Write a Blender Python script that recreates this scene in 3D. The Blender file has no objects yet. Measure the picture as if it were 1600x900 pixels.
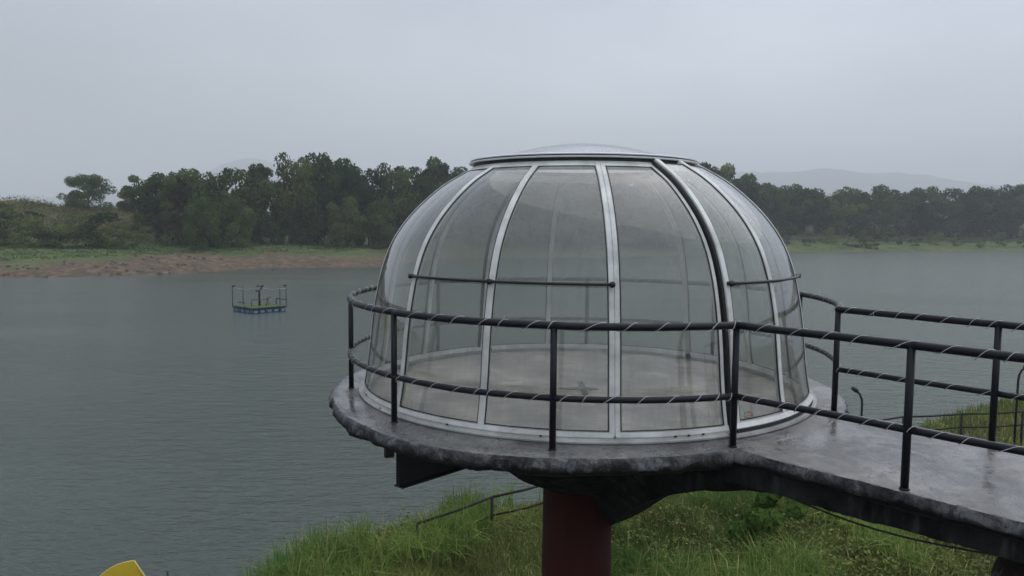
import bpy, math, random
import numpy as np
from mathutils import Vector, Matrix, noise as mnoise

random.seed(7)
RNG = np.random.default_rng(11)
scene = bpy.context.scene
COL = scene.collection
R = math.radians

# ------------------------------------------------------------------ camera
EYE = 2.0                     # eye height above the round deck (deck top is z = 0)
WATER = -5.5
cam_d = bpy.data.cameras.new("camera")
cam_d.sensor_width = 36.0
cam_d.lens = 27.48
cam_d.clip_start = 0.05
cam_d.clip_end = 9000
cam = bpy.data.objects.new("camera", cam_d)
COL.objects.link(cam)
pitch, roll = R(4.74), R(0.534)
F = Vector((0, math.cos(pitch), -math.sin(pitch)))
Rt = Vector((1, 0, 0)); Up = Rt.cross(F)
R2 = math.cos(roll) * Rt + math.sin(roll) * Up
U2 = -math.sin(roll) * Rt + math.cos(roll) * Up
M = Matrix((R2, U2, -F)).transposed().to_4x4()
M.translation = (0, 0, EYE)
cam.matrix_world = M
scene.camera = cam

# ------------------------------------------------------------------ world, sun, exposure
SUN_ELEV, SUN_ROT = R(58), R(35)
world = bpy.data.worlds.new("World")
scene.world = world
world.use_nodes = True
wn, wl = world.node_tree.nodes, world.node_tree.links
wn.clear()
w_out = wn.new("ShaderNodeOutputWorld"); w_bg = wn.new("ShaderNodeBackground")
w_sky = wn.new("ShaderNodeTexSky"); w_sky.sky_type = 'NISHITA'
w_sky.sun_disc = False; w_sky.sun_elevation = SUN_ELEV; w_sky.sun_rotation = SUN_ROT
w_sky.air_density = 1.6; w_sky.dust_density = 4.0
w_tc = wn.new("ShaderNodeTexCoord")
w_map = wn.new("ShaderNodeMapping"); w_map.inputs["Scale"].default_value = (1.0, 1.0, 2.6)
w_map.inputs["Location"].default_value = (3.3, 1.2, 0.4)
w_n = wn.new("ShaderNodeTexNoise"); w_n.inputs["Scale"].default_value = 1.5
w_n.inputs["Detail"].default_value = 5; w_n.inputs["Roughness"].default_value = 0.5
w_ramp = wn.new("ShaderNodeValToRGB")
w_ramp.color_ramp.elements[0].position = 0.3; w_ramp.color_ramp.elements[0].color = (3.72, 4.12, 4.8, 1)
w_ramp.color_ramp.elements[1].position = 0.72; w_ramp.color_ramp.elements[1].color = (5.9, 6.35, 7.05, 1)
# overcast luminance rises from horizon to zenith
w_sep = wn.new("ShaderNodeSeparateXYZ")
w_gr = wn.new("ShaderNodeMapRange"); w_gr.inputs[1].default_value = 0.0; w_gr.inputs[2].default_value = 1.0
w_gr.inputs[3].default_value = 0.84; w_gr.inputs[4].default_value = 1.7
w_gx = wn.new("ShaderNodeMapRange"); w_gx.inputs[1].default_value = -1.0; w_gx.inputs[2].default_value = 1.0
w_gx.inputs[3].default_value = 0.52; w_gx.inputs[4].default_value = 1.38
w_mul = wn.new("ShaderNodeMath"); w_mul.operation = 'MULTIPLY'
w_cm = wn.new("ShaderNodeVectorMath"); w_cm.operation = 'SCALE'
w_mix = wn.new("ShaderNodeMixRGB"); w_mix.inputs[0].default_value = 0.9
wl.new(w_tc.outputs["Generated"], w_map.inputs[0]); wl.new(w_map.outputs[0], w_n.inputs["Vector"])
wl.new(w_n.outputs["Fac"], w_ramp.inputs[0]); wl.new(w_tc.outputs["Generated"], w_sep.inputs[0])
wl.new(w_sep.outputs[2], w_gr.inputs[0]); wl.new(w_sep.outputs[0], w_gx.inputs[0])
wl.new(w_gr.outputs[0], w_mul.inputs[0]); wl.new(w_gx.outputs[0], w_mul.inputs[1])
wl.new(w_ramp.outputs[0], w_cm.inputs[0]); wl.new(w_mul.outputs[0], w_cm.inputs["Scale"])
wl.new(w_sky.outputs[0], w_mix.inputs[1]); wl.new(w_cm.outputs[0], w_mix.inputs[2])
wl.new(w_mix.outputs[0], w_bg.inputs[0]); w_bg.inputs[1].default_value = 0.138
wl.new(w_bg.outputs[0], w_out.inputs[0])

sun_d = bpy.data.lights.new("sun", 'SUN')
sun_d.energy = 0.6; sun_d.angle = R(80); sun_d.color = (1.0, 0.96, 0.9)
sun = bpy.data.objects.new("sun", sun_d); COL.objects.link(sun)
# Nishita: rotation 0 puts the sun towards +Y, turning clockwise seen from above
sdir = Vector((math.sin(SUN_ROT) * math.cos(SUN_ELEV), math.cos(SUN_ROT) * math.cos(SUN_ELEV), math.sin(SUN_ELEV)))
sun.rotation_euler = sdir.to_track_quat('Z', 'Y').to_euler()
sun.location = (20, -20, 60)

scene.view_settings.view_transform = 'Standard'
scene.view_settings.look = 'None'
scene.view_settings.gamma = 1.0
scene.view_settings.exposure = 0.1
scene.cycles.use_denoising = True
scene.cycles.max_bounces = 8
scene.cycles.transparent_max_bounces = 16
scene.cycles.volume_bounces = 1
scene.cycles.caustics_reflective = False
scene.cycles.caustics_refractive = False

# ------------------------------------------------------------------ helpers
def mesh(name, verts, faces, smooth=False):
    me = bpy.data.meshes.new(name)
    me.from_pydata([tuple(v) for v in verts], [], [tuple(f) for f in faces])
    me.validate(); me.update()
    if smooth:
        me.polygons.foreach_set("use_smooth", [True] * len(me.polygons))
    return me

def npmesh(name, V, Q, colors=None):
    """fast mesh of all-quad (n,4) or all-tri (n,3) faces, colour per face"""
    me = bpy.data.meshes.new(name)
    n, k = Q.shape
    me.vertices.add(len(V)); me.vertices.foreach_set("co", V.astype(np.float32).ravel())
    me.loops.add(n * k); me.loops.foreach_set("vertex_index", Q.astype(np.int32).ravel())
    me.polygons.add(n)
    me.polygons.foreach_set("loop_start", np.arange(0, n * k, k, dtype=np.int32))
    me.update(calc_edges=True)
    if colors is not None:
        a = me.color_attributes.new("tint", 'FLOAT_COLOR', 'CORNER')
        c = np.concatenate([colors, np.ones((n, 1))], 1)
        a.data.foreach_set("color", np.repeat(c, k, axis=0).astype(np.float32).ravel())
    return me

def obj(name, me, mat=None, parent=None, loc=None):
    o = bpy.data.objects.new(name, me)
    COL.objects.link(o)
    if mat is not None and me is not None and not me.materials:
        me.materials.append(mat)
    if parent is not None: o.parent = parent
    if loc is not None: o.location = loc
    return o

def thing(name, label, cat, loc=(0, 0, 0), group=None):
    o = bpy.data.objects.new(name, None); COL.objects.link(o)
    o.empty_display_size = 0.2
    o.location = loc
    return tag(o, label, cat, group)

def tag(o, label, cat, group=None):
    o["label"] = label; o["category"] = cat
    if group: o["group"] = group
    return o

def kind(o, k):
    o["kind"] = k
    return o

class MB:
    """collects closed shapes into one mesh"""
    def __init__(s): s.v = []; s.f = []
    def add(s, v, f):
        n = len(s.v); s.v += [tuple(p) for p in v]; s.f += [tuple(i + n for i in q) for q in f]
        return s
    def box(s, c, size, rz=0.0):
        x, y, z = [d / 2 for d in size]; cr, sr = math.cos(rz), math.sin(rz)
        P = []
        for dz in (-z, z):
            for dx, dy in ((-x, -y), (x, -y), (x, y), (-x, y)):
                P.append((c[0] + dx * cr - dy * sr, c[1] + dx * sr + dy * cr, c[2] + dz))
        return s.add(P, [(0, 3, 2, 1), (4, 5, 6, 7), (0, 1, 5, 4), (1, 2, 6, 5), (2, 3, 7, 6), (3, 0, 4, 7)])
    def tube(s, pts, rad, seg=10, cap=True):
        pts = [Vector(p) for p in pts]; n = len(pts)
        rads = rad if isinstance(rad, (list, tuple)) else [rad] * n
        V = []; Fc = []; up = Vector((0, 0, 1))
        for i, p in enumerate(pts):
            d = (pts[min(i + 1, n - 1)] - pts[max(i - 1, 0)]).normalized()
            ref = up if abs(d.z) < 0.9 else Vector((0, 1, 0))
            a = d.cross(ref).normalized(); b = a.cross(d).normalized()
            for k in range(seg):
                t = 2 * math.pi * k / seg
                V.append(p + (a * math.cos(t) + b * math.sin(t)) * rads[i])
        for i in range(n - 1):
            for k in range(seg):
                k2 = (k + 1) % seg
                Fc.append((i * seg + k, i * seg + k2, (i + 1) * seg + k2, (i + 1) * seg + k))
        if cap:
            Fc.append(tuple(range(seg - 1, -1, -1)))
            Fc.append(tuple((n - 1) * seg + k for k in range(seg)))
        return s.add(V, Fc)
    def lathe(s, c, prof, seg=96, a0=0.0, a1=2 * math.pi, closed_prof=True):
        """revolve (r, z) points round the vertical through c"""
        full = abs(a1 - a0 - 2 * math.pi) < 1e-6
        m = len(prof); cols = seg if full else seg + 1; V = []; Fc = []
        for i in range(cols):
            a = a0 + (a1 - a0) * i / seg
            for r, z in prof:
                V.append((c[0] + r * math.sin(a), c[1] - r * math.cos(a), c[2] + z))
        for i in range(seg):
            j = (i + 1) % cols
            for k in range(m if closed_prof else m - 1):
                k2 = (k + 1) % m
                Fc.append((i * m + k, j * m + k, j * m + k2, i * m + k2))
        if not full and closed_prof:
            Fc.append(tuple(range(m))); Fc.append(tuple(seg * m + k for k in range(m - 1, -1, -1)))
        return s.add(V, Fc)
    def sphere(s, c, r, seg=10, rings=6, sz=1.0):
        V = []; Fc = []
        for i in range(rings + 1):
            t = math.pi * i / rings
            for k in range(seg):
                a = 2 * math.pi * k / seg
                V.append((c[0] + r * math.sin(t) * math.cos(a), c[1] + r * math.sin(t) * math.sin(a), c[2] + r * sz * math.cos(t)))
        for i in range(rings):
            for k in range(seg):
                k2 = (k + 1) % seg
                Fc.append((i * seg + k, (i + 1) * seg + k, (i + 1) * seg + k2, i * seg + k2))
        return s.add(V, Fc)
    def build(s, name, mat=None, parent=None, smooth=False, loc=None):
        return obj(name, mesh(name, s.v, s.f, smooth), mat, parent, loc)

def auto_smooth(o, ang=35):
    me = o.data
    me.polygons.foreach_set("use_smooth", [True] * len(me.polygons))
    me.set_sharp_from_angle(angle=R(ang))
    return o

def bevel(o, w=0.004, seg=2):
    m = o.modifiers.new("bevel", 'BEVEL'); m.width = w; m.segments = seg; m.limit_method = 'ANGLE'; m.angle_limit = R(40)
    return o

# ------------------------------------------------------------------ materials
class MT:
    def __init__(s, name):
        s.m = bpy.data.materials.new(name); s.m.use_nodes = True
        s.n = s.m.node_tree.nodes; s.l = s.m.node_tree.links
        s.b = s.n["Principled BSDF"]; s.o = s.n["Material Output"]
    def node(s, t, **kw):
        n = s.n.new(t)
        for k, v in kw.items(): setattr(n, k, v)
        return n
    def noise(s, scale, detail=4, rough=0.55, stretch=None, coord="Object", dist=0.0):
        tc = s.node("ShaderNodeTexCoord"); n = s.node("ShaderNodeTexNoise")
        n.inputs["Scale"].default_value = scale; n.inputs["Detail"].default_value = detail
        n.inputs["Roughness"].default_value = rough; n.inputs["Distortion"].default_value = dist
        src = tc.outputs[coord]
        if stretch:
            mp = s.node("ShaderNodeMapping"); mp.inputs["Scale"].default_value = stretch
            s.l.new(src, mp.inputs[0]); src = mp.outputs[0]
        s.l.new(src, n.inputs["Vector"])
        return n.outputs["Fac"]
    def ramp(s, fac, stops):
        r = s.node("ShaderNodeValToRGB"); e = r.color_ramp.elements
        while len(e) < len(stops): e.new(0.5)
        for el, (p, c) in zip(e, stops):
            el.position = p
            el.color = (c, c, c, 1) if isinstance(c, (int, float)) else tuple(c) + (1,)
        s.l.new(fac, r.inputs[0])
        return r.outputs[0]
    def mix(s, fac, a, b, mode='MIX'):
        m = s.node("ShaderNodeMixRGB", blend_type=mode)
        for inp, v in ((m.inputs[0], fac), (m.inputs[1], a), (m.inputs[2], b)):
            if isinstance(v, (int, float)): inp.default_value = v if inp.type == 'VALUE' else (v, v, v, 1)
            elif isinstance(v, tuple): inp.default_value = v + (1,)
            else: s.l.new(v, inp)
        return m.outputs[0]
    def bump(s, h, strength=0.3, dist=0.02, target=None):
        b = s.node("ShaderNodeBump"); b.inputs["Strength"].default_value = strength; b.inputs["Distance"].default_value = dist
        s.l.new(h, b.inputs["Height"]); s.l.new(b.outputs[0], (target or s.b).inputs["Normal"])
        return b
    def set(s, **kw):
        for k, v in kw.items():
            i = s.b.inputs[k.replace("_", " ")]
            if isinstance(v, (int, float)): i.default_value = v
            elif isinstance(v, tuple): i.default_value = v + (1,) if len(v) == 3 else v
            else: s.l.new(v, i)
        return s

def attr(s, name="tint"):
    a = s.node("ShaderNodeAttribute"); a.attribute_name = name
    return a.outputs["Color"]

def m_aluminium():
    s = MT("aluminium")
    n = s.noise(3.5, 6, 0.6); n2 = s.noise(38, 4, 0.7)
    base = s.ramp(n, [(0.36, (0.50, 0.50, 0.47)), (0.62, (0.74, 0.74, 0.70))])
    spots = s.ramp(n2, [(0.66, 0.0), (0.74, 1.0)])
    mk = s.mix(1.0, spots, s.ramp(s.noise(1.3, 3), [(0.5, 0.0), (0.6, 1.0)]), 'MULTIPLY')
    s.set(Base_Color=s.mix(mk, base, (0.22, 0.20, 0.16)), Metallic=0.0, Roughness=0.38)
    s.bump(n2, 0.08, 0.002)
    return s.m
def m_base_track():
    s = MT("weathered aluminium track")
    n = s.noise(2.2, 6, 0.65); n2 = s.noise(9, 3, 0.5)
    base = s.ramp(n, [(0.3, (0.27, 0.27, 0.25)), (0.65, (0.50, 0.50, 0.48))])
    chip = s.ramp(n2, [(0.70, 0.0), (0.715, 1.0)])
    s.set(Base_Color=s.mix(chip, base, (0.03, 0.022, 0.018)), Metallic=0.2, Roughness=0.5)
    s.bump(n2, 0.1, 0.003)
    return s.m
def m_simple(name, col, rough=0.5, metal=0.0, var=0.25, scale=12, bump=0.05, spec=0.5):
    s = MT(name)
    n = s.noise(scale, 5, 0.6)
    c2 = tuple(min(1, x * (1 + var)) for x in col); c1 = tuple(x * (1 - var) for x in col)
    s.set(Base_Color=s.ramp(n, [(0.3, c1), (0.7, c2)]), Roughness=rough, Metallic=metal)
    s.b.inputs["Specular IOR Level"].default_value = spec
    if bump: s.bump(n, bump, 0.004)
    return s.m
def m_glass(name="smoked dome glazing", dirt=1.0, gmax=0.85, tint=(0.90, 0.915, 0.895)):
    s = MT(name)
    s.n.remove(s.b)
    lw = s.node("ShaderNodeLayerWeight"); lw.inputs["Blend"].default_value = 0.5
    p = s.node("ShaderNodeMath", operation='POWER'); p.inputs[1].default_value = 4.0
    s.l.new(lw.outputs["Facing"], p.inputs[0])
    fr = s.node("ShaderNodeMapRange"); fr.inputs[3].default_value = 0.045; fr.inputs[4].default_value = gmax
    s.l.new(p.outputs[0], fr.inputs[0])
    tr = s.node("ShaderNodeBsdfTransparent"); tr.inputs[0].default_value = tint + (1,)
    gl = s.node("ShaderNodeBsdfGlossy"); gl.inputs["Roughness"].default_value = 0.03
    gl.inputs[0].default_value = (0.95, 0.95, 0.97, 1)
    df = s.node("ShaderNodeBsdfDiffuse"); df.inputs[0].default_value = (0.43, 0.425, 0.40, 1)
    tl = s.node("ShaderNodeBsdfTranslucent"); tl.inputs[0].default_value = (0.43, 0.425, 0.40, 1)
    dm = s.node("ShaderNodeMixShader"); dm.inputs[0].default_value = 0.4
    s.l.new(df.outputs[0], dm.inputs[1]); s.l.new(tl.outputs[0], dm.inputs[2])
    dust = s.mix(0.5, s.ramp(s.noise(2.0, 7, 0.65, stretch=(1, 1, 0.6)), [(0.35, 0.055 * dirt), (0.65, 0.16 * dirt)]), s.ramp(s.noise(9, 5, 0.7, stretch=(1, 1, 0.08)), [(0.42, 0.05 * dirt), (0.60, 0.17 * dirt)]))
    m1 = s.node("ShaderNodeMixShader"); s.l.new(dust, m1.inputs[0])
    s.l.new(tr.outputs[0], m1.inputs[1]); s.l.new(dm.outputs[0], m1.inputs[2])
    m2 = s.node("ShaderNodeMixShader"); s.l.new(fr.outputs[0], m2.inputs[0])
    s.l.new(m1.outputs[0], m2.inputs[1]); s.l.new(gl.outputs[0], m2.inputs[2])
    s.l.new(m2.outputs[0], s.o.inputs[0])
    return s.m
def m_wet_concrete():
    s = MT("wet deck concrete")
    big = s.noise(1.1, 12, 0.7, dist=0.5); mid = s.noise(7, 10, 0.78, stretch=(1, 0.6, 1)); fine = s.noise(60, 6, 0.8)
    base = s.ramp(big, [(0.36, (0.048, 0.048, 0.05)), (0.5, (0.10, 0.099, 0.099)), (0.64, (0.18, 0.172, 0.164))])
    c = s.mix(0.75, base, s.ramp(mid, [(0.36, 0.22), (0.64, 0.8)]), 'OVERLAY')
    c = s.mix(s.ramp(s.noise(6, 7, 0.75), [(0.60, 0.0), (0.64, 0.75)]), c, (0.045, 0.043, 0.042))
    tc = s.node("ShaderNodeTexCoord"); vo = s.node("ShaderNodeTexVoronoi"); vo.feature = 'DISTANCE_TO_EDGE'; vo.inputs["Scale"].default_value = 0.75
    dv = s.node("ShaderNodeVectorMath"); dv.operation = 'ADD'; nz = s.node("ShaderNodeTexNoise"); nz.inputs["Scale"].default_value = 2.2; nz.inputs["Detail"].default_value = 6
    s.l.new(tc.outputs["Object"], nz.inputs["Vector"]); s.l.new(tc.outputs["Object"], dv.inputs[0]); s.l.new(nz.outputs["Color"], dv.inputs[1]); s.l.new(dv.outputs[0], vo.inputs["Vector"])
    crack = s.ramp(vo.outputs["Distance"], [(0.0, 0.85), (0.010, 0.0)])
    c = s.mix(crack, c, (0.022, 0.021, 0.02))
    c = s.mix(s.ramp(s.noise(2.3, 6, 0.7, dist=1.0), [(0.55, 0.0), (0.66, 0.5)]), c, (0.16, 0.125, 0.105))
    rough = s.ramp(s.noise(1.9, 10, 0.68, dist=0.8), [(0.41, 0.04), (0.46, 0.17), (0.56, 0.45)])
    s.set(Base_Color=c, Roughness=rough)
    s.b.inputs["Specular IOR Level"].default_value = 0.75
    h = s.mix(0.6, mid, fine)
    s.bump(h, 0.10, 0.012)
    return s.m
def m_inside_floor():
    s = MT("dry floor screed")
    big = s.noise(1.1, 7, 0.66, dist=0.5); mid = s.noise(6, 6, 0.65, stretch=(0.5, 1, 1))
    base = s.ramp(big, [(0.38, (0.17, 0.145, 0.13)), (0.5, (0.31, 0.27, 0.245)), (0.64, (0.47, 0.42, 0.375))])
    c = s.mix(0.55, base, s.ramp(mid, [(0.3, 0.3), (0.7, 0.75)]), 'OVERLAY')
    s.set(Base_Color=c, Roughness=s.ramp(big, [(0.35, 0.28), (0.7, 0.6)]))
    s.bump(mid, 0.1, 0.006)
    return s.m
def m_slab_edge():
    s = MT("weathered slab edge")
    n = s.noise(3.8, 13, 0.8, dist=0.6); st = s.noise(16, 8, 0.75, stretch=(1, 1, 0.08)); f = s.noise(30, 9, 0.82)
    base = s.ramp(n, [(0.42, (0.018, 0.018, 0.019)), (0.5, (0.075, 0.075, 0.077)), (0.58, (0.20, 0.20, 0.20))])
    c = s.mix(s.ramp(st, [(0.50, 0.0), (0.62, 0.8)]), base, (0.025, 0.025, 0.026))
    c = s.mix(s.ramp(f, [(0.55, 0.0), (0.66, 0.7)]), c, (0.02, 0.02, 0.02))
    # black algae below the drip line, with a ragged upper edge
    g = s.node("ShaderNodeNewGeometry"); sp = s.node("ShaderNodeSeparateXYZ"); s.l.new(g.outputs["Position"], sp.inputs[0])
    ad = s.node("ShaderNodeMath", operation='MULTIPLY_ADD'); s.l.new(s.mix(0.4, n, f), ad.inputs[0]); ad.inputs[1].default_value = 0.42
    s.l.new(sp.outputs[2], ad.inputs[2])
    mr = s.node("ShaderNodeMapRange"); s.l.new(ad.outputs[0], mr.inputs[0])
    mr.inputs[1].default_value = 0.09; mr.inputs[2].default_value = 0.15
    c = s.mix(mr.outputs[0], (0.007, 0.007, 0.0075), c)
    s.set(Base_Color=c, Roughness=s.ramp(f, [(0.3, 0.35), (0.7, 0.8)]))
    s.b.inputs["Specular IOR Level"].default_value = 0.35
    s.bump(s.mix(0.5, n, f), 0.8, 0.035)
    return s.m
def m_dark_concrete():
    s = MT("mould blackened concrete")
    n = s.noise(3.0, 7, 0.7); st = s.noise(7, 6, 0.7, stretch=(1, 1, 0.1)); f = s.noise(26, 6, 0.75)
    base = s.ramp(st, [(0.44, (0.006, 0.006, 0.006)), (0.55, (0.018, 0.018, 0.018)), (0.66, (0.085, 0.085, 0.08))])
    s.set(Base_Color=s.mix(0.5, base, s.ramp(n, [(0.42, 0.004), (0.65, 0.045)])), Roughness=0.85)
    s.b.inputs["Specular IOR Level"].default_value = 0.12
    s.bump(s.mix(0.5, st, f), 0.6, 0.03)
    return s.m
def m_rail():
    s = MT("wet black rail paint")
    n = s.noise(14, 5, 0.65); f = s.noise(90, 3, 0.6)
    s.set(Base_Color=s.ramp(n, [(0.35, (0.0035, 0.004, 0.0075)), (0.6, (0.0065, 0.0075, 0.013)), (0.8, (0.018, 0.018, 0.022))]),
          Roughness=s.ramp(n, [(0.3, 0.3), (0.7, 0.55)]))
    s.b.inputs["Specular IOR Level"].default_value = 0.3
    s.bump(f, 0.25, 0.004)
    return s.m
def m_pillar():
    s = MT("dark red pillar paint")
    n = s.noise(2.2, 6, 0.6, stretch=(1, 1, 0.3)); f = s.noise(20, 5, 0.7)
    s.set(Base_Color=s.ramp(n, [(0.3, (0.020, 0.005, 0.004)), (0.7, (0.070, 0.013, 0.009))]), Roughness=0.7)
    s.b.inputs["Specular IOR Level"].default_value = 0.15
    s.bump(f, 0.2, 0.01)
    return s.m
def m_water():
    s = MT("lake water")
    a = s.noise(1.5, 3, 0.55, stretch=(0.55, 1.5, 1)); b = s.noise(5.2, 3, 0.6, stretch=(0.5, 1.35, 1)); c = s.noise(0.05, 4, 0.6, stretch=(0.4, 1.4, 1), dist=0.6)
    h = s.mix(0.4, a, b)
    calm = s.ramp(c, [(0.35, 0.45), (0.65, 0.9)])
    s.set(Base_Color=s.ramp(c, [(0.3, (0.044, 0.062, 0.050)), (0.7, (0.062, 0.080, 0.066))]), Roughness=0.15)
    s.b.inputs["IOR"].default_value = 1.333
    bp = s.bump(h, 0.5, 0.28); s.l.new(calm, bp.inputs["Strength"])
    return s.m
def m_leaf(name, c0, c1, trans=0.3):
    s = MT(name); s.n.remove(s.b)
    t = attr(s); oi = s.node("ShaderNodeObjectInfo")
    c = s.mix(t, c0, c1)
    hv = s.node("ShaderNodeHueSaturation")
    mr = s.node("ShaderNodeMapRange"); s.l.new(oi.outputs["Random"], mr.inputs[0]); mr.inputs[3].default_value = 0.462; mr.inputs[4].default_value = 0.525
    mv = s.node("ShaderNodeMapRange"); s.l.new(oi.outputs["Random"], mv.inputs[0]); mv.inputs[3].default_value = 1.45; mv.inputs[4].default_value = 0.65
    s.l.new(mr.outputs[0], hv.inputs["Hue"]); s.l.new(mv.outputs[0], hv.inputs["Value"]); s.l.new(c, hv.inputs["Color"])
    d = s.node("ShaderNodeBsdfDiffuse"); r = s.node("ShaderNodeBsdfTranslucent")
    s.l.new(hv.outputs[0], d.inputs[0]); s.l.new(hv.outputs[0], r.inputs[0])
    m = s.node("ShaderNodeMixShader"); m.inputs[0].default_value = trans
    s.l.new(d.outputs[0], m.inputs[1]); s.l.new(r.outputs[0], m.inputs[2]); s.l.new(m.outputs[0], s.o.inputs[0])
    return s.m
def m_tint(name, trans=0.3, gloss=0.0):
    """leaf whose own colour is stored per leaf"""
    s = MT(name); t = attr(s)
    s.n.remove(s.b)
    d = s.node("ShaderNodeBsdfDiffuse"); r = s.node("ShaderNodeBsdfTranslucent")
    s.l.new(t, d.inputs[0]); s.l.new(t, r.inputs[0])
    m = s.node("ShaderNodeMixShader"); m.inputs[0].default_value = trans
    s.l.new(d.outputs[0], m.inputs[1]); s.l.new(r.outputs[0], m.inputs[2]); s.l.new(m.outputs[0], s.o.inputs[0])
    return s.m
def m_ground_near():
    s = MT("near bank soil")
    n = s.noise(0.9, 6, 0.6); n2 = s.noise(7, 5, 0.7)
    c = s.ramp(n, [(0.35, (0.020, 0.034, 0.010)), (0.55, (0.045, 0.052, 0.018)), (0.72, (0.11, 0.080, 0.045))])
    s.set(Base_Color=s.mix(0.35, c, s.ramp(n2, [(0.3, 0.02), (0.7, 0.12)])), Roughness=0.95)
    s.bump(n2, 0.6, 0.05)
    return s.m
def m_ground_far():
    s = MT("far bank ground")
    t = attr(s)          # R sand, G short grass, B dry grass
    sp = s.node("ShaderNodeSeparateColor"); s.l.new(t, sp.inputs[0])
    n = s.noise(0.16, 6, 0.65); n2 = s.noise(0.9, 6, 0.7)
    sand = s.ramp(n2, [(0.32, (0.040, 0.032, 0.023)), (0.5, (0.100, 0.066, 0.038)), (0.64, (0.19, 0.132, 0.080))])
    scrub = s.ramp(n2, [(0.38, (0.018, 0.030, 0.010)), (0.62, (0.075, 0.075, 0.026))])
    dry = s.ramp(n2, [(0.38, (0.055, 0.075, 0.016)), (0.62, (0.20, 0.165, 0.055))])
    grass = s.ramp(n, [(0.38, (0.040, 0.072, 0.014)), (0.62, (0.095, 0.125, 0.028))])
    c = s.mix(sp.outputs[2], scrub, dry); c = s.mix(sp.outputs[1], c, grass); c = s.mix(sp.outputs[0], c, sand)
    s.set(Base_Color=c, Roughness=0.95)
    s.bump(n2, 0.8, 0.4)
    return s.m

ALU = m_aluminium(); TRACK = m_base_track(); GLASS = m_glass(); CAPG = m_glass("clear cap glazing", 0.10, 0.22, (0.985, 0.985, 0.99)); DECK = m_wet_concrete(); FLOOR = m_inside_floor()
EDGE = m_slab_edge(); DARKC = m_dark_concrete(); RAIL = m_rail(); PILLAR = m_pillar(); LAKE = m_water()
RUBBER = m_simple("black rubber seal", (0.012, 0.012, 0.013), 0.5, bump=0)
BLACKP = m_simple("black plastic", (0.014, 0.014, 0.015), 0.38)
CORD = m_simple("grey white cord", (0.46, 0.46, 0.47), 0.6, var=0.2)
STEEL = m_simple("blackened steel", (0.012, 0.013, 0.016), 0.55, metal=0.0, var=0.4)
RUSTY = m_simple("rusty dark pipe", (0.010, 0.008, 0.007), 0.8, var=0.5, scale=9)
BARK = m_simple("bark", (0.06, 0.048, 0.036), 0.9, var=0.3, scale=5, bump=0.4)

# ------------------------------------------------------------------ the setting: shore lines and terrain
FAR_SHORE = [(-260, 70), (-140, 84), (-84.6, 94), (-64.7, 98.8), (-54.4, 102.6), (-49.2, 107.2), (-45.4, 111.8), (-40.5, 122), (-33.2, 126.8),
             (-21.7, 132.7), (-17, 158), (-2.8, 168), (20, 176), (48, 197), (76, 217), (115, 236), (165, 253), (300, 300), (700, 420)]
NEAR_SHORE = [(-90, -60), (-30, -30), (-12, -8), (-6.4, 5), (-5.2, 11), (-5.1, 14.5), (-4.8, 16.2), (-4.1, 17.2), (-3.2, 18.0), (-2.2, 18.7), (-1.2, 19.3),
              (1.1, 20.3), (5, 22.2), (10, 25.2), (15.2, 28.4), (18, 30.6), (20.6, 32.4), (23.4, 34.6), (34, 40), (60, 50), (110, 58), (300, 58)]

def polydist(P, X, Y):
    """signed distance to an open polyline; the sign is + on its left when walked from first to last"""
    best = np.full(X.shape, 1e18); sign = np.zeros(X.shape)
    for (x0, y0), (x1, y1) in zip(P[:-1], P[1:]):
        dx, dy = x1 - x0, y1 - y0; L = dx * dx + dy * dy
        t = np.clip(((X - x0) * dx + (Y - y0) * dy) / L, 0, 1)
        d = (X - x0 - t * dx) ** 2 + (Y - y0 - t * dy) ** 2
        s = np.sign(dx * (Y - y0) - dy * (X - x0))
        m = d < best
        best = np.where(m, d, best); sign = np.where(m, s, sign)
    return np.sqrt(best) * sign

def fnoise(X, Y, sc, seed=0.0, oct=3):
    out = np.zeros(X.size)
    xs, ys = X.ravel(), Y.ravel()
    for i in range(xs.size):
        out[i] = mnoise.fractal((xs[i] * sc + seed, ys[i] * sc, seed * 1.7), 0.7, 2.0, oct)
    return out.reshape(X.shape)

def sstep(a, b, x):
    t = np.clip((x - a) / (b - a), 0, 1); return t * t * (3 - 2 * t)

def near_z(X, Y, n=None):
    d = -polydist(NEAR_SHORE, X, Y)
    n = fnoise(X, Y, 0.22, 3.1) if n is None else n
    z = np.where(d > 0, 0.30 * (1 - np.exp(-np.maximum(d, 0) / 0.8)) + 0.052 * np.minimum(d, 60) + n * 0.16 * np.clip(d / 2, 0, 1), 0.25 * np.maximum(d, -12))
    return WATER + z, d

def far_z(X, Y, n=None):
    d = polydist(FAR_SHORE, X, Y)
    n = fnoise(X, Y, 0.035, 8.2) if n is None else n
    flat = 2.25 * (1 - np.exp(-np.maximum(d, 0) / 11)) + 0.03 * np.minimum(np.maximum(d, 0), 60)
    hill = sstep(30, 74, d) * (7.4 + 2.0 * n) * np.where(X < -45, 0.66, 0.98)
    z = np.where(d > 0, flat + hill + n * 0.5 * np.clip(d / 10, 0, 1), 0.2 * np.maximum(d, -15))
    return WATER + z, d

def gridmesh(xs, ys, Z):
    nx, ny = len(xs), len(ys)
    XX, YY = np.meshgrid(xs, ys)
    V = np.stack([XX.ravel(), YY.ravel(), Z.ravel()], 1)
    i = np.arange(nx * ny).reshape(ny, nx)
    Q = np.stack([i[:-1, :-1].ravel(), i[:-1, 1:].ravel(), i[1:, 1:].ravel(), i[1:, :-1].ravel()], 1)
    return V, Q

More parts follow.
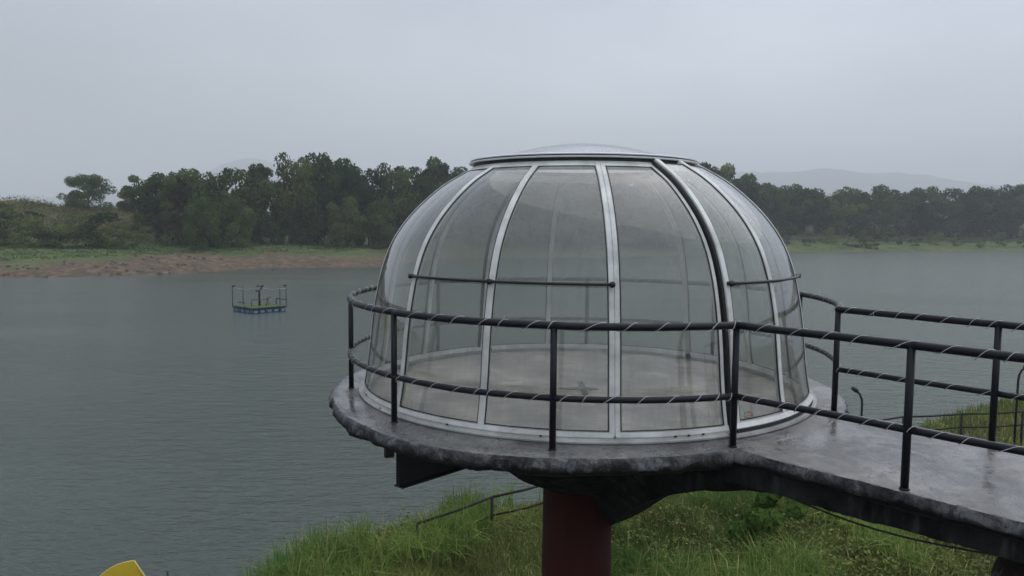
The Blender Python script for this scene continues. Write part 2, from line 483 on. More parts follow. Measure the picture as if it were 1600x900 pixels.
# near bank
xs = np.concatenate([np.linspace(-90, -9, 20), np.arange(-8.5, 30, 0.5), np.linspace(30.5, 150, 30)])
ys = np.concatenate([np.linspace(-60, 4, 16), np.arange(5, 40, 0.5), np.linspace(41, 75, 12)])
XX, YY = np.meshgrid(xs, ys); Z, D = near_z(XX, YY)
V, Q = gridmesh(xs, ys, Z)
nb = obj("near_bank", npmesh("near_bank", V, Q), m_ground_near()); kind(nb, "structure")
nb.data.polygons.foreach_set("use_smooth", [True] * len(nb.data.polygons))

# far bank
xs = np.concatenate([np.linspace(-900, -140, 24), np.arange(-136, 200, 3.0), np.linspace(204, 1100, 30)])
ys = np.concatenate([np.arange(60, 340, 3.0), np.linspace(345, 1250, 30)])
XX, YY = np.meshgrid(xs, ys); Z, D = far_z(XX, YY)
V, Q = gridmesh(xs, ys, Z)
ctr = V[Q].mean(1); _, dc = far_z(ctr[:, 0], ctr[:, 1], np.zeros(len(ctr)))
jn = fnoise(ctr[:, 0], ctr[:, 1], 0.06, 5.5)
left = ctr[:, 0] < -14
sandw = np.where(left, 9.5 + 9 * jn + np.where(ctr[:, 0] < -40, 2.5, -1.0), 1.2 + 0.8 * jn)
sand = 1 - sstep(-3, 3, dc - sandw)
grass = 1 - sstep(-3, 5, dc - np.where(left, 36 + 4 * jn, 26 + 12 * jn))
dry = np.where(left, 0.25 + 0.6 * sstep(-0.3, 0.4, jn + 0.25 * sstep(55, 80, dc)), 0.25 + 0.3 * jn)
fb = obj("far_bank", npmesh("far_bank", V, Q, np.clip(np.stack([sand, grass, dry], 1), 0, 1)), m_ground_far()); kind(fb, "structure")
fb.data.polygons.foreach_set("use_smooth", [True] * len(fb.data.polygons))

# lake
w = MB(); w.add([(-5850, -600, WATER), (5850, -600, WATER), (5850, 4900, WATER), (-5850, 4900, WATER)], [(0, 1, 2, 3)])
kind(w.build("lake_water", LAKE), "structure")
g = MB(); g.add([(-5900, -610, WATER - 4.2), (5900, -610, WATER - 4.2), (5900, 4950, WATER - 4.2), (-5900, 4950, WATER - 4.2)], [(0, 1, 2, 3)])
kind(g.build("lake_bed", m_simple("lake bed mud", (0.06, 0.055, 0.04), 0.9, scale=0.05, bump=0)), "structure")

# distant hills (ridge crests by bearing)
HSTOPS = [(-1.6, 45), (-0.66, 44), (-0.57, 46), (-0.49, 52), (-0.41, 66), (-0.385, 96), (-0.36, 114), (-0.335, 122), (-0.32, 119), (-0.30, 104), (-0.27, 84),
          (-0.2, 70), (-0.08, 60), (0.08, 62), (0.16, 76), (0.25, 95), (0.30, 106), (0.37, 106), (0.41, 110), (0.49, 103), (0.57, 92), (0.63, 80), (0.74, 70), (1.1, 62), (1.7, 50)]
hx = np.arange(-5800, 5801, 32.0); hy = np.linspace(3400, 4860, 24)
XX, YY = np.meshgrid(hx, hy)
top = np.interp(XX / 4000.0, [a for a, b in HSTOPS], [b for a, b in HSTOPS])
nn = fnoise(XX, YY, 0.0045, 2.0, 4)
prof = np.clip(1 - ((YY - 4080) / 660) ** 2, 0, 1)
Z = WATER - 2 + ((top - 2) * 2.667 + 9 + nn * 13) * prof
V, Q = gridmesh(hx, hy, Z)
hl = obj("hills", npmesh("hills", V, Q), m_simple("distant forest", (0.045, 0.06, 0.045), 0.95, scale=0.03, bump=0)); kind(hl, "structure")
hl.data.polygons.foreach_set("use_smooth", [True] * len(hl.data.polygons))

# haze
hz = MB().box((0, 2200, 180), (11900, 5700, 384))
hzm = bpy.data.materials.new("haze air"); hzm.use_nodes = True
hn = hzm.node_tree.nodes; hn.remove(hn["Principled BSDF"])
pv = hn.new("ShaderNodeVolumePrincipled"); pv.inputs["Color"].default_value = (0.93, 0.95, 0.99, 1)
pv.inputs["Density"].default_value = 0.0005; pv.inputs["Anisotropy"].default_value = 0.0
hzm.node_tree.links.new(pv.outputs[0], hn["Material Output"].inputs["Volume"])
kind(hz.build("haze", hzm), "stuff")

# ------------------------------------------------------------------ the round platform, bridge and supports
DC = (0.854, 9.665)           # dome centre
SAZ = [-180, -140, -110, -90, -70.5, -58.9, -46.5, -34.9, -25.7, -18.7, -9.2, 3.3, 16.3, 22.4, 45, 70, 90, 120, 150, 180]
SRD = [3.18, 3.12, 3.05, 3.02, 3.03, 3.09, 3.13, 3.20, 3.21, 3.20, 3.165, 3.108, 3.054, 3.034, 3.05, 3.10, 3.14, 3.2, 3.2, 3.18]
def slab_r(az): return np.interp(((math.degrees(az) + 180) % 360) - 180, SAZ, SRD)

plat = thing("viewing_platform", "round wet grey concrete platform carrying the glass dome, with bridge running off to the right", "platform", (DC[0], DC[1], 0))
def slab_mesh():
    seg = 900
    rows = [(-3.1, 0.0), (-2.72, 0.0), (-0.45, 0.0), (-0.2, 0.0), (-0.06, 0.0), (-0.018, -0.006), (0.0, -0.03), (0.008, -0.07), (0.0, -0.115), (-0.03, -0.15), (-0.09, -0.185), (-0.2, -0.20), (-1.2, -0.21)]
    V = []; Fc = []; mi = []
    for i in range(seg):
        az = 2 * math.pi * i / seg - math.pi; r0 = slab_r(az)
        for k, (dr, z) in enumerate(rows):
            r = max(0.12, r0 + dr) if k else 0.06
            if k == 1: r = 0.5
            if k == 2: r = 2.2
            x, y = r * math.sin(az), -r * math.cos(az)
            if k >= 4:
                nz = mnoise.fractal((x * 3.1, y * 3.1, z * 5), 0.8, 2.0, 4)
                amp = 0.014 if k < 7 else 0.042
                nz += 0.45 * mnoise.fractal((x * 13, y * 13, z * 16), 0.75, 2.0, 4)
                x += math.sin(az) * nz * amp; y -= math.cos(az) * nz * amp
                z += mnoise.fractal((x * 2.3 + 9, y * 2.3, z * 4), 0.8, 2.0, 4) * (0.003 if k < 6 else 0.022)
            V.append((x, y, z))
    m = len(rows)
    for i in range(seg):
        j = (i + 1) % seg
        for k in range(m - 1):
            Fc.append((i * m + k, i * m + k + 1, j * m + k + 1, j * m + k)); mi.append(0 if k < 5 else 1)
    Fc.append(tuple(i * m for i in range(seg))); mi.append(0)
    Fc.append(tuple(i * m + m - 1 for i in range(seg - 1, -1, -1))); mi.append(1)
    me = mesh("slab", V, Fc)
    me.materials.append(DECK); me.materials.append(EDGE)
    me.polygons.foreach_set("material_index", mi)
    me.polygons.foreach_set("use_smooth", [True] * len(mi))
    return me
slab = obj("slab", slab_mesh(), None, plat)
slab.data.set_sharp_from_angle(angle=R(50))
fl = MB().lathe((0, 0, 0), [(0.0, 0.004), (1.2, 0.004), (2.5, 0.004), (2.575, 0.003), (2.575, -0.004)], 120, closed_prof=False)
fl.build("floor_screed", FLOOR, plat, True)
refl = MB()   # dark cross-shaped reflection, painted as flat patches on the screed
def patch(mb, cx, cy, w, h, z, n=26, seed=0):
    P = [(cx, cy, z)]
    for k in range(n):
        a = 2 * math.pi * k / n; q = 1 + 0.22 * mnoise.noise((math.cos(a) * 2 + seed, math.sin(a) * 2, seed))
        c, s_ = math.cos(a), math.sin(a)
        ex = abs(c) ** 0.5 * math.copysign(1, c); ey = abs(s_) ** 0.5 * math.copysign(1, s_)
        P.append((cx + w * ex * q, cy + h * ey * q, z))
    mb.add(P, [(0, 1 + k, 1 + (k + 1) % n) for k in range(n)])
patch(refl, -0.03, -0.30, 0.235, 0.075, 0.0075, seed=1); patch(refl, 0.02, -0.28, 0.040, 0.40, 0.0105, seed=4)
refl.build("reflection_cross", m_simple("painted reflection", (0.055, 0.05, 0.048), 0.25, scale=20), plat)

BD = Vector((0.669, -0.743, 0)); BW = Vector((0.743, 0.669, 0))        # bridge direction and its far side
B0 = Vector((2.0, 6.87, 0)) - Vector((DC[0], DC[1], 0))                  # near edge start in platform space
BL, BWID = 9.5, 2.12
def bridge_mesh():
    n = 520
    prof = [(BWID + 0.02, -0.006), (BWID - 0.02, -0.003), (1.4, -0.003), (0.7, -0.003), (0.05, -0.003), (0.012, -0.010), (0.0, -0.035), (-0.006, -0.075), (0.006, -0.115), (0.05, -0.14), (0.07, -0.17),
            (0.075, -0.33), (0.12, -0.345), (BWID - 0.1, -0.345), (BWID - 0.05, -0.30), (BWID + 0.03, -0.12), (BWID + 0.04, -0.05)]
    V = []; Fc = []; mi = []; m = len(prof)
    for i in range(n + 1):
        t = -0.9 + (BL + 0.9) * i / n
        for k, (wv, z) in enumerate(prof):
            nz = mnoise.fractal((t * 3.1, wv * 3, z * 9), 0.8, 2.0, 4)
            nz += 0.5 * mnoise.fractal((t * 13, wv * 9, z * 16), 0.75, 2.0, 4)
            if 5 <= k <= 12: wv += nz * 0.017; z += mnoise.fractal((t * 2.7 + 5, wv, z * 7), 0.8, 2.0, 4) * 0.016 * (0.3 if k < 6 else 1)
            p = B0 + BD * t + BW * wv
            V.append((p.x, p.y, z))
    for i in range(n):
        for k in range(m):
            k2 = (k + 1) % m
            Fc.append((i * m + k, (i + 1) * m + k, (i + 1) * m + k2, i * m + k2)); mi.append(0 if k < 5 or k == 16 else (1 if k < 10 or k > 13 else 2))
    Fc.append(tuple(range(m))); mi.append(1); Fc.append(tuple(n * m + k for k in range(m - 1, -1, -1))); mi.append(1)
    me = mesh("walkway", V, Fc)
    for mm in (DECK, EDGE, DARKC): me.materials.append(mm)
    me.polygons.foreach_set("material_index", mi); me.polygons.foreach_set("use_smooth", [True] * len(mi))
    me.set_sharp_from_angle(angle=R(50))
    return me
obj("walkway", bridge_mesh(), None, plat)
# pillar, flared head, corbel beam, steel cantilever beam
MB().lathe((0, 0, 0), [(0.0, -5.6), (0.45, -5.6), (0.44, -3.0), (0.435, -1.26), (0.0, -1.26)], 48, closed_prof=False).build("pillar", PILLAR, plat, True)
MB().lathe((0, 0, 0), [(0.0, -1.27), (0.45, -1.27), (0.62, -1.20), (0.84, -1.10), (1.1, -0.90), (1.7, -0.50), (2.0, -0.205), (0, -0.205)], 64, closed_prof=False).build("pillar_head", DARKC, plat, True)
def corbel():
    v = []; n = 30; TS = [0.36, 0.42, 0.5, 0.9, 1.3, 1.8, 2.4, 3.0, 3.3]; ZS = [-1.78, -1.74, -1.68, -1.36, -1.10, -0.80, -0.55, -0.40, -0.35]
    V = []; Fc = []; rowsN = 7
    for i in range(n + 1):
        t = 0.36 + (3.3 - 0.36) * i / n; zb = float(np.interp(t, TS, ZS))
        ring = []
        for k in range(rowsN):
            z = -0.205 + (zb + 0.205) * k / (rowsN - 1)
            wn = 0.2 - 1.05 * (z + 1.75) / 1.2
            ring.append((max(wn, -0.80), z))
        for k in range(rowsN): ring.append((0.62, zb + (-0.205 - zb) * k / (rowsN - 1)))
        for wv, z in ring:
            nz = mnoise.fractal((t * 4, wv * 4, z * 4), 0.8, 2.0, 4) * 0.02
            p = BD * t + BW * (wv + nz); V.append((p.x, p.y, z + nz * 0.6))
    m = 2 * rowsN
    for i in range(n):
        for k in range(m):
            Fc.append((i * m + k, (i + 1) * m + k, (i + 1) * m + (k + 1) % m, i * m + (k + 1) % m))
    Fc.append(tuple(range(m - 1, -1, -1))); Fc.append(tuple(n * m + k for k in range(m)))
    return mesh("corbel", V, Fc)
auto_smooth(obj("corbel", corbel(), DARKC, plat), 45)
def ibeam(name, az, r0, r1, zt, zb, fw=0.13, parent=None):
    a = R(az); d = Vector((math.sin(a), -math.cos(a), 0)); s = Vector((d.y, -d.x, 0))
    sec = [(-fw / 2, zb), (fw / 2, zb), (fw / 2, zb + 0.012), (0.005, zb + 0.012), (0.005, zt - 0.012), (fw / 2, zt - 0.012), (fw / 2, zt), (-fw / 2, zt),
           (-fw / 2, zt - 0.012), (-0.005, zt - 0.012), (-0.005, zb + 0.012), (-fw / 2, zb + 0.012)]
    V = []
    for r in (r0, r1):
        for x, z in sec:
            p = d * r + s * x; V.append((p.x, p.y, z))
    n = len(sec); Fc = [(k, n + k, n + (k + 1) % n, (k + 1) % n) for k in range(n)]
    Fc += [tuple(range(n)), tuple(range(2 * n - 1, n - 1, -1))]
    return obj(name, mesh(name, V, Fc), STEEL, parent)
ib = ibeam("cantilever_beam", -42, 0.5, 2.92, -0.215, -0.60, parent=plat)
a_ = R(-42); dd = Vector((math.sin(a_), -math.cos(a_), 0)); p_ = dd * 2.86
MB().box((p_.x - 0.02, p_.y + 0.02, -0.41), (0.012, 0.12, 0.36), a_).build("end_plate", STEEL, ib)
ibeam("cantilever_beam", -150, 0.5, 2.9, -0.215, -0.60, parent=plat)
ibeam("cantilever_beam", 110, 0.5, 2.9, -0.215, -0.60, parent=plat)
# small fixing brackets left under the slab edge
MB().box((-2.05, -2.12, -0.26), (0.09, 0.05, 0.10), 0.5).build("fixing_bracket", STEEL, plat)
# conduit sagging below the walkway
cp = []
for i in range(26):
    t = 0.35 + 1.75 * i / 25; p = B0 + BD * t + BW * 0.16
    cp.append((p.x, p.y, -0.34 - 0.075 * math.sin(math.pi * i / 25)))
MB().tube(cp, 0.008, 6).build("conduit", BLACKP, plat, True)

pier = thing("bridge_pier", "short dark red pier with flaking whitish cement patches under the walkway at bottom right", "pier", (4.42, 5.72, 0))
pm = MT("patched pier"); n_ = pm.noise(2.6, 7, 0.7, dist=0.5)
pm.set(Base_Color=pm.ramp(n_, [(0.40, (0.022, 0.013, 0.012)), (0.56, (0.045, 0.028, 0.024)), (0.62, (0.17, 0.165, 0.16)), (0.8, (0.30, 0.30, 0.30))]), Roughness=0.8)
pm.bump(n_, 0.5, 0.03)
pc = MB(); prf = [(0.0, -4.8), (0.42, -4.8), (0.42, -1.35), (0.46, -1.0), (0.60, -0.86), (0.66, -0.74), (0.60, -0.60), (0.45, -0.52), (0.0, -0.50)]
pc.lathe((0, 0, 0), prf, 40, closed_prof=False)
pc.v = [(x + 0.03 * mnoise.noise((x * 3, y * 3, z * 3)), y + 0.03 * mnoise.noise((y * 3, x * 3, z * 3 + 4)), z + 0.03 * mnoise.noise((x * 4, y * 4, 2))) for x, y, z in pc.v]
pc.build("pier_shaft", pm.m, pier, True)
MB().tube([(0, 0, -0.62), (0, 0, -0.33)], 0.3, 24).build("bearing_block", DARKC, pier, True)

# ------------------------------------------------------------------ the dome
ZK = [0, .3, .6, .9, 1.2, 1.5, 1.8, 2.1, 2.4, 2.6, 2.72]
RK = [2.655, 2.598, 2.560, 2.528, 2.480, 2.408, 2.285, 2.070, 1.745, 1.425, 1.20]
def catmull(n=34, z0=0.09, z1=2.62):
    P = [Vector((r, z)) for r, z in zip(RK, ZK)]; out = []
    for i in range(len(P) - 1):
        p0 = P[max(i - 1, 0)]; p1 = P[i]; p2 = P[i + 1]; p3 = P[min(i + 2, len(P) - 1)]
        for k in range(24):
            t = k / 24
            out.append(0.5 * ((2 * p1) + (-p0 + p2) * t + (2 * p0 - 5 * p1 + 4 * p2 - p3) * t * t + (-p0 + 3 * p1 - 3 * p2 + p3) * t ** 3))
    out = [p for p in out if z0 <= p.y <= z1 + 0.02]
    L = [0]
    for a, b in zip(out[:-1], out[1:]): L.append(L[-1] + (b - a).length)
    res = []
    for i in range(n + 1):
        s = L[-1] * i / n
        res.append((float(np.interp(s, L, [p.x for p in out])), float(np.interp(s, L, [p.y for p in out]))))
    nrm = []
    for i in range(n + 1):
        a = res[max(i - 1, 0)]; b = res[min(i + 1, n)]
        t = Vector((b[0] - a[0], b[1] - a[1])).normalized(); nrm.append(Vector((t.y, -t.x)))
    return res, nrm
def pt(az, rz, nm, off, tang=0.0):
    r = rz[0] + nm.x * off; z = rz[1] + nm.y * off
    return (r * math.sin(az) + tang * math.cos(az), -r * math.cos(az) + tang * math.sin(az), z)
def stile(name, azd, w, o0, o1, parent, mat=ALU, z0=0.06, z1=2.62, shift=0.0):
    res, nrm = catmull(40, z0, z1); V = []; Fc = []; az = R(azd)
    for p, nm in zip(res, nrm):
        for tg, of in ((-w / 2 + shift, o0), (w / 2 + shift, o0), (w / 2 + shift, o1 - 0.006), (w / 2 - 0.006 + shift, o1), (-w / 2 + 0.006 + shift, o1), (-w / 2 + shift, o1 - 0.006)):
            V.append(pt(az, p, nm, of, tg))
    n = 6
    for i in range(len(res) - 1):
        for k in range(n): Fc.append((i * n + k, i * n + (k + 1) % n, (i + 1) * n + (k + 1) % n, (i + 1) * n + k))
    Fc += [tuple(range(n - 1, -1, -1)), tuple((len(res) - 1) * n + k for k in range(n))]
    return auto_smooth(obj(name, mesh(name, V, Fc), mat, parent), 30)
def pane(a0, a1, w0, w1, off, parent, z0=0.10, z1=2.585, name="pane"):
    """curved glazing between two stiles, with its black seal as a sub-part when allowed"""
    res, nrm = catmull(30, z0, z1); nu = 9; V = []; Fc = []
    A0, A1 = R(a0), R(a1)
    for side in (0.0, 0.005):
        for p, nm in zip(res, nrm):
            u0 = A0 + w0 / p[0]; u1 = A1 - w1 / p[0]
            for j in range(nu + 1):
                V.append(pt(u0 + (u1 - u0) * j / nu, p, nm, off + side))
    m = len(res); row = nu + 1; S = m * row
    for i in range(m - 1):
        for j in range(nu):
            a = i * row + j
            Fc.append((a, a + row, a + row + 1, a + 1)); Fc.append((S + a, S + a + 1, S + a + row + 1, S + a + row))
    for i in range(m - 1):
        a = i * row; Fc.append((a, S + a, S + a + row, a + row)); b = a + nu; Fc.append((b, b + row, S + b + row, S + b))
    for j in range(nu):
        Fc.append((j, j + 1, S + j + 1, S + j)); b = (m - 1) * row + j; Fc.append((b, S + b, S + b + 1, b + 1))
    return auto_smooth(obj(name, mesh(name, V, Fc), GLASS, parent), 60)
def seal(a0, a1, w0, w1, off, parent, z0=0.10, z1=2.585):
    res, nrm = catmull(30, z0, z1); V = []; Fc = []
    t = 0.010
    loops = []
    def strip(P):   # P list of (az, rz, nm, inward tangential dir) -> 4 vert section
        base = len(V)
        for az, p, nm, dt, dz in P:
            for da, du in ((0.0, -0.004), (0.0, 0.011), (1.0, 0.011), (1.0, -0.004)):
                q = (p[0] - nm.y * 0 + 0, p[1])
                x = pt(az, q, nm, off + du, dt * t * da)
                V.append((x[0], x[1], x[2] + dz * t * da))
        n = len(P)
        for i in range(n - 1):
            for k in range(4): Fc.append((base + i * 4 + k, base + i * 4 + (k + 1) % 4, base + (i + 1) * 4 + (k + 1) % 4, base + (i + 1) * 4 + k))
        Fc.append(tuple(base + k for k in (3, 2, 1, 0))); Fc.append(tuple(base + (n - 1) * 4 + k for k in range(4)))
    strip([(R(a0) + (w0 - 0.002) / p[0], p, nm, 1, 0) for p, nm in zip(res, nrm)])
    strip([(R(a1) - (w1 - 0.002) / p[0], p, nm, -1, 0) for p, nm in zip(res, nrm)])
    for i, dz in ((0, 1), (len(res) - 1, -1)):
        p, nm = res[i], nrm[i]
        strip([(R(a0) + w0 / p[0] + (R(a1) - w1 / p[0] - R(a0) - w0 / p[0]) * j / 10, p, nm, 0, dz) for j in range(11)])
    return obj("seal", mesh("seal", V, Fc), RUBBER, parent)

dome = thing("glass_dome", "large smoked glass dome with pale aluminium ribs standing on the round concrete platform", "dome", (DC[0], DC[1], 0))
# bottom track ring (two ledges) and head collar, lip, cap
MB().lathe((0, 0, 0), [(2.58, 0.002), (2.705, 0.002), (2.71, 0.008), (2.71, 0.022), (2.695, 0.026), (2.69, 0.034), (2.665, 0.036), (2.66, 0.044), (2.58, 0.044)], 180).build("bottom_track", TRACK, dome, True)
auto_smooth(dome.children[0], 30)
def arc_bar(name, prof, a0, a1, mat, parent, seg=None):
    mb = MB().lathe((0, 0, 0), prof, seg or max(6, int((a1 - a0) / 2)), R(a0), R(a1))
    return auto_smooth(mb.build(name, mat, parent), 30)
collar = MB().lathe((0, 0, 0), [(1.36, 2.565), (1.455, 2.575), (1.40, 2.625), (1.345, 2.665), (1.30, 2.665), (1.33, 2.60)], 120).build("top_collar", ALU, dome); auto_smooth(collar, 30)
MB().lathe((0, 0, 0), [(1.27, 2.655), (1.335, 2.655), (1.335, 2.705), (1.27, 2.705)], 120).build("lip_gasket", RUBBER, dome, False)
lip = MB().lathe((0, 0, 0), [(1.22, 2.702), (1.385, 2.702), (1.390, 2.706), (1.390, 2.717), (1.37, 2.722), (1.365, 2.730), (1.372, 2.735), (1.372, 2.745), (1.34, 2.754), (1.22, 2.756)], 140).build("roof_lip", m_simple("bright rim aluminium", (0.80, 0.80, 0.79), 0.35, var=0.08, scale=4), dome); auto_smooth(lip, 30)
grv = MB().lathe((0, 0, 0), [(1.35, 2.7205), (1.382, 2.7205), (1.379, 2.7325), (1.35, 2.7325)], 140).build("roof_lip_groove", RUBBER, lip)
capP = [(1.12 * math.cos(t) ** 1.0, 2.745 + 0.215 * (1 - (math.cos(t)) ** 2)) for t in [R(90) * k / 18 for k in range(19)]]
capo = [(r, z + 0.005) for r, z in capP]
cap = MB().lathe((0, 0, 0), capo + list(reversed([(r, z - 0.003) for r, z in capP])), 96).build("roof_cap", CAPG, dome); auto_smooth(cap, 60)

SW = 0.068
FIX = [69, 90, 112, 137, 163, 186.3, 210, 234, 258, 281, 310]      # from the far end of the sliding door round the back to the left door
def fixed_bay(a0, a1, par, off=0.0, w0=SW / 2, w1=SW / 2, z0=0.10, top=True):
    pn = pane(a0, a1, w0, w1, off, par, z0)
    seal(a0, a1, w0, w1, off, pn, z0) if par is dome else seal(a0, a1, w0, w1, off, par, z0)
    return pn
def rail_bars(a0, a1, par, off=0.0, zb=0.046):
    arc_bar("bottom_rail", [(2.59 + off, zb), (2.66 + off, zb), (2.665 + off, zb + 0.012), (2.652 + off, zb + 0.052), (2.61 + off, zb + 0.056)], a0, a1, ALU, par)
for a0, a1 in zip(FIX[:-1], FIX[1:]):
    fixed_bay(a0, a1, dome)
for a in FIX[:-1]:
    stile("rib", a, SW, -0.035, 0.016, dome)
stile("rib", 210, 0.03, -0.03, 0.012, dome, RUBBER, shift=0.055)
rail_bars(69.5, 309.5, dome)
# bay between the two doors
fixed_bay(2.1, 27.5, dome, 0.0, 0.058, 0.05)
stile("rib", 2.1, 0.050, -0.035, 0.016, dome, shift=0.028)
stile("rib", 27.5, 0.045, -0.035, 0.014, dome, shift=-0.03)
rail_bars(2.35, 27.4, dome)
# left sliding door: two panes
ld = obj("sliding_door", None, None, dome)
fixed_bay(-50, -25.5, ld); fixed_bay(-25.5, 2.1, ld, w1=0.052)
stile("stile", -50, SW, -0.035, 0.018, ld); stile("stile", -25.5, SW, -0.035, 0.018, ld); stile("stile", 2.1, 0.050, -0.035, 0.018, ld, shift=-0.024)
rail_bars(-50.6, 1.9, ld)
# right sliding door: rides outside the fixed shell
OFFR = 0.055
rd = obj("sliding_door", None, None, dome)
fixed_bay(28.4, 45, rd, OFFR, 0.055, SW / 2, z0=0.125); fixed_bay(45, 68.6, rd, OFFR, SW / 2, 0.05, z0=0.125)
stile("stile", 28.4, 0.062, OFFR - 0.035, OFFR + 0.018, rd, shift=0.024, z0=0.075); stile("stile", 45, SW, OFFR - 0.035, OFFR + 0.018, rd, z0=0.075)
stile("stile", 68.6, 0.055, OFFR - 0.035, OFFR + 0.018, rd, shift=-0.02, z0=0.075)
stile("brush_seal", 28.4, 0.03, -0.02, OFFR - 0.005, rd, RUBBER, shift=-0.014, z0=0.07)
arc_bar("bottom_rail", [(2.62 + OFFR, 0.075), (2.675 + OFFR, 0.075), (2.682 + OFFR, 0.088), (2.672 + OFFR, 0.098), (2.655 + OFFR, 0.122), (2.62 + OFFR, 0.128)], 28.0, 68.9, ALU, rd)
arc_bar("top_rail", [(1.47, 2.575), (1.515, 2.572), (1.48, 2.615), (1.43, 2.64), (1.41, 2.62)], 27.8, 68.9, ALU, rd)
arc_bar("outer_track", [(2.66, 0.003), (2.775, 0.003), (2.78, 0.012), (2.775, 0.036), (2.71, 0.040), (2.66, 0.040)], 26.6, 84, TRACK, dome)
arc_bar("track_gap", [(2.62, 0.041), (2.735, 0.041), (2.735, 0.074), (2.62, 0.074)], 28.2, 69, RUBBER, dome)
def r_at(z): return float(np.interp(z, ZK, RK))
def handle(azs, off, par):
    z = 1.445; r = r_at(z) + off + 0.055; P = []
    for a0, a1 in zip(azs[:-1], azs[1:]):
        A, B = R(a0), R(a1); n = 14
        for k in range(n + (a1 == azs[-1])):
            t = A + (B - A) * k / n; P.append((r * math.sin(t), -r * math.cos(t), z))
    hb = MB().tube(P, 0.0155, 10).build("handle_bar", BLACKP, par, True)
    for a in azs:
        k = MB()
        A = R(a); ri = r_at(z) + off + 0.008
        k.tube([(ri * math.sin(A), -ri * math.cos(A), z - 0.004), ((ri + 0.035) * math.sin(A), -(ri + 0.035) * math.cos(A), z), ((r + 0.022) * math.sin(A), -(r + 0.022) * math.cos(A), z)], [0.022, 0.020, 0.029], 14)
        k.build("handle_knob", BLACKP, par, True)
handle([-50, -25.5, 1.6], 0.0, ld); handle([29.2, 68.2], OFFR, rd)
# rollers at the foot of the far panes, the sticker in the corner of the right door
for a in (208, 136):
    MB().tube([(2.52 * math.sin(R(a)), -2.52 * math.cos(R(a)), 0.06), (2.57 * math.sin(R(a)), -2.57 * math.cos(R(a)), 0.06)], 0.035, 12).build("roller_block", BLACKP, dome)
def sticker():
    z0, z1 = 0.155, 0.215; V = []
    for side in (0.0065, 0.0075):
        for z, a in ((z0, 31.2), (z0, 33.6), (z1, 33.6), (z1, 31.2)):
            r = r_at(z) + OFFR + side; V.append((r * math.sin(R(a)), -r * math.cos(R(a)), z))
    me = mesh("sticker", V, [(0, 1, 2, 3), (7, 6, 5, 4), (0, 4, 5, 1), (1, 5, 6, 2), (2, 6, 7, 3), (3, 7, 4, 0)])
    s = MT("sticker print"); tc = s.node("ShaderNodeTexCoord"); sp = s.node("ShaderNodeSeparateXYZ"); s.l.new(tc.outputs["Generated"], sp.inputs[0])
    c = s.ramp(sp.outputs[0], [(0.60, (0.16, 0.13, 0.11)), (0.62, (0.30, 0.06, 0.045))])
    c = s.mix(s.ramp(s.noise(70, 2), [(0.5, 0.0), (0.55, 0.7)]), c, (0.5, 0.48, 0.45)); s.set(Base_Color=c, Roughness=0.4)
    return obj("sticker", me, s.m, rd)
sticker()
# clips along the bottom rail
for a in (-33.5, -12.5, 14.5, 17.5, 20.8, -69, -86):
    r = 2.668; MB().box((r * math.sin(R(a)), -r * math.cos(R(a)), 0.052), (0.022, 0.012, 0.014), R(a)).build("roller_clip", BLACKP, dome)

# ------------------------------------------------------------------ railing
# posts: (base x, base y, top x, top y) round the platform then along the walkway
PA = [(2.014, 6.942), (0.371, 6.789), (-1.167, 7.693), (-1.929, 9.309), (-1.12, 11.82), (1.22, 12.62), (3.05, 11.75), (3.78, 10.2), (3.498, 8.328)]
TOPZ, LOWZ = 1.11, 0.465
RC = Vector((0.95, 9.75))
def ring_between(p, q, n=18):
    a0 = math.atan2(p[0] - RC.x, -(p[1] - RC.y)); a1 = math.atan2(q[0] - RC.x, -(q[1] - RC.y))
    if a1 > a0: a1 -= 2 * math.pi
    r0 = math.hypot(p[0] - RC.x, p[1] - RC.y); r1 = math.hypot(q[0] - RC.x, q[1] - RC.y)
    return [(RC.x + (r0 + (r1 - r0) * k / n) * math.sin(a0 + (a1 - a0) * k / n), RC.y - (r0 + (r1 - r0) * k / n) * math.cos(a0 + (a1 - a0) * k / n)) for k in range(n + 1)]
railing = thing("pipe_railing", "black painted pipe railing curving round the dome platform and along both sides of the walkway", "railing", (2.014, 6.942, 0))
ro = Vector((2.014, 6.942, 0))
def rel(p, z): return (p[0] - ro.x, p[1] - ro.y, z)
near_run = [(2.014, 6.942), (3.018, 5.84), (4.05, 4.71), (5.08, 3.58), (6.1, 2.46)]
far_run = [(3.498, 8.328), (4.498, 7.17), (5.53, 6.04), (6.56, 4.91), (7.6, 3.78)]
spans = []
for p, q in zip(PA[:-1], PA[1:]): spans.append(ring_between(p, q))
for run in (near_run, far_run):
    for p, q in zip(run[:-1], run[1:]):
        spans.append([(p[0] + (q[0] - p[0]) * k / 8, p[1] + (q[1] - p[1]) * k / 8) for k in range(9)])
posts = PA + near_run[1:] + far_run[1:]
lean = {0: (0.02, 0.0), 1: (0.028, 0.0), 2: (0.012, 0), 3: (0.012, 0), 8: (0.0, 0.0), 9: (-0.02, 0.0), 13: (-0.01, 0)}
for i, p in enumerate(posts):
    lx, ly = lean.get(i, (0, 0))
    po = MB().tube([(0, 0, -0.02), (0.0, 0, 0.55), (0, 0, TOPZ - 0.01)], 0.0305, 16).build("post", RAIL, railing, True, loc=rel(p, 0.0))
    MB().lathe((0, 0, 0), [(0.030, 0.0), (0.040, 0.0), (0.036, 0.007), (0.031, 0.012)], 16, closed_prof=False).build("weld_collar", RAIL, po, True)
def span_pts(s, z): return [rel(p, z + 0.004 * mnoise.noise((p[0] * 2, p[1] * 2, z))) for p in s]
for s in spans:
    MB().tube(span_pts(s, TOPZ), 0.0345, 16).build("top_rail", RAIL, railing, True)
    MB().tube(span_pts(s, LOWZ), 0.0295, 16).build("lower_rail", RAIL, railing, True)
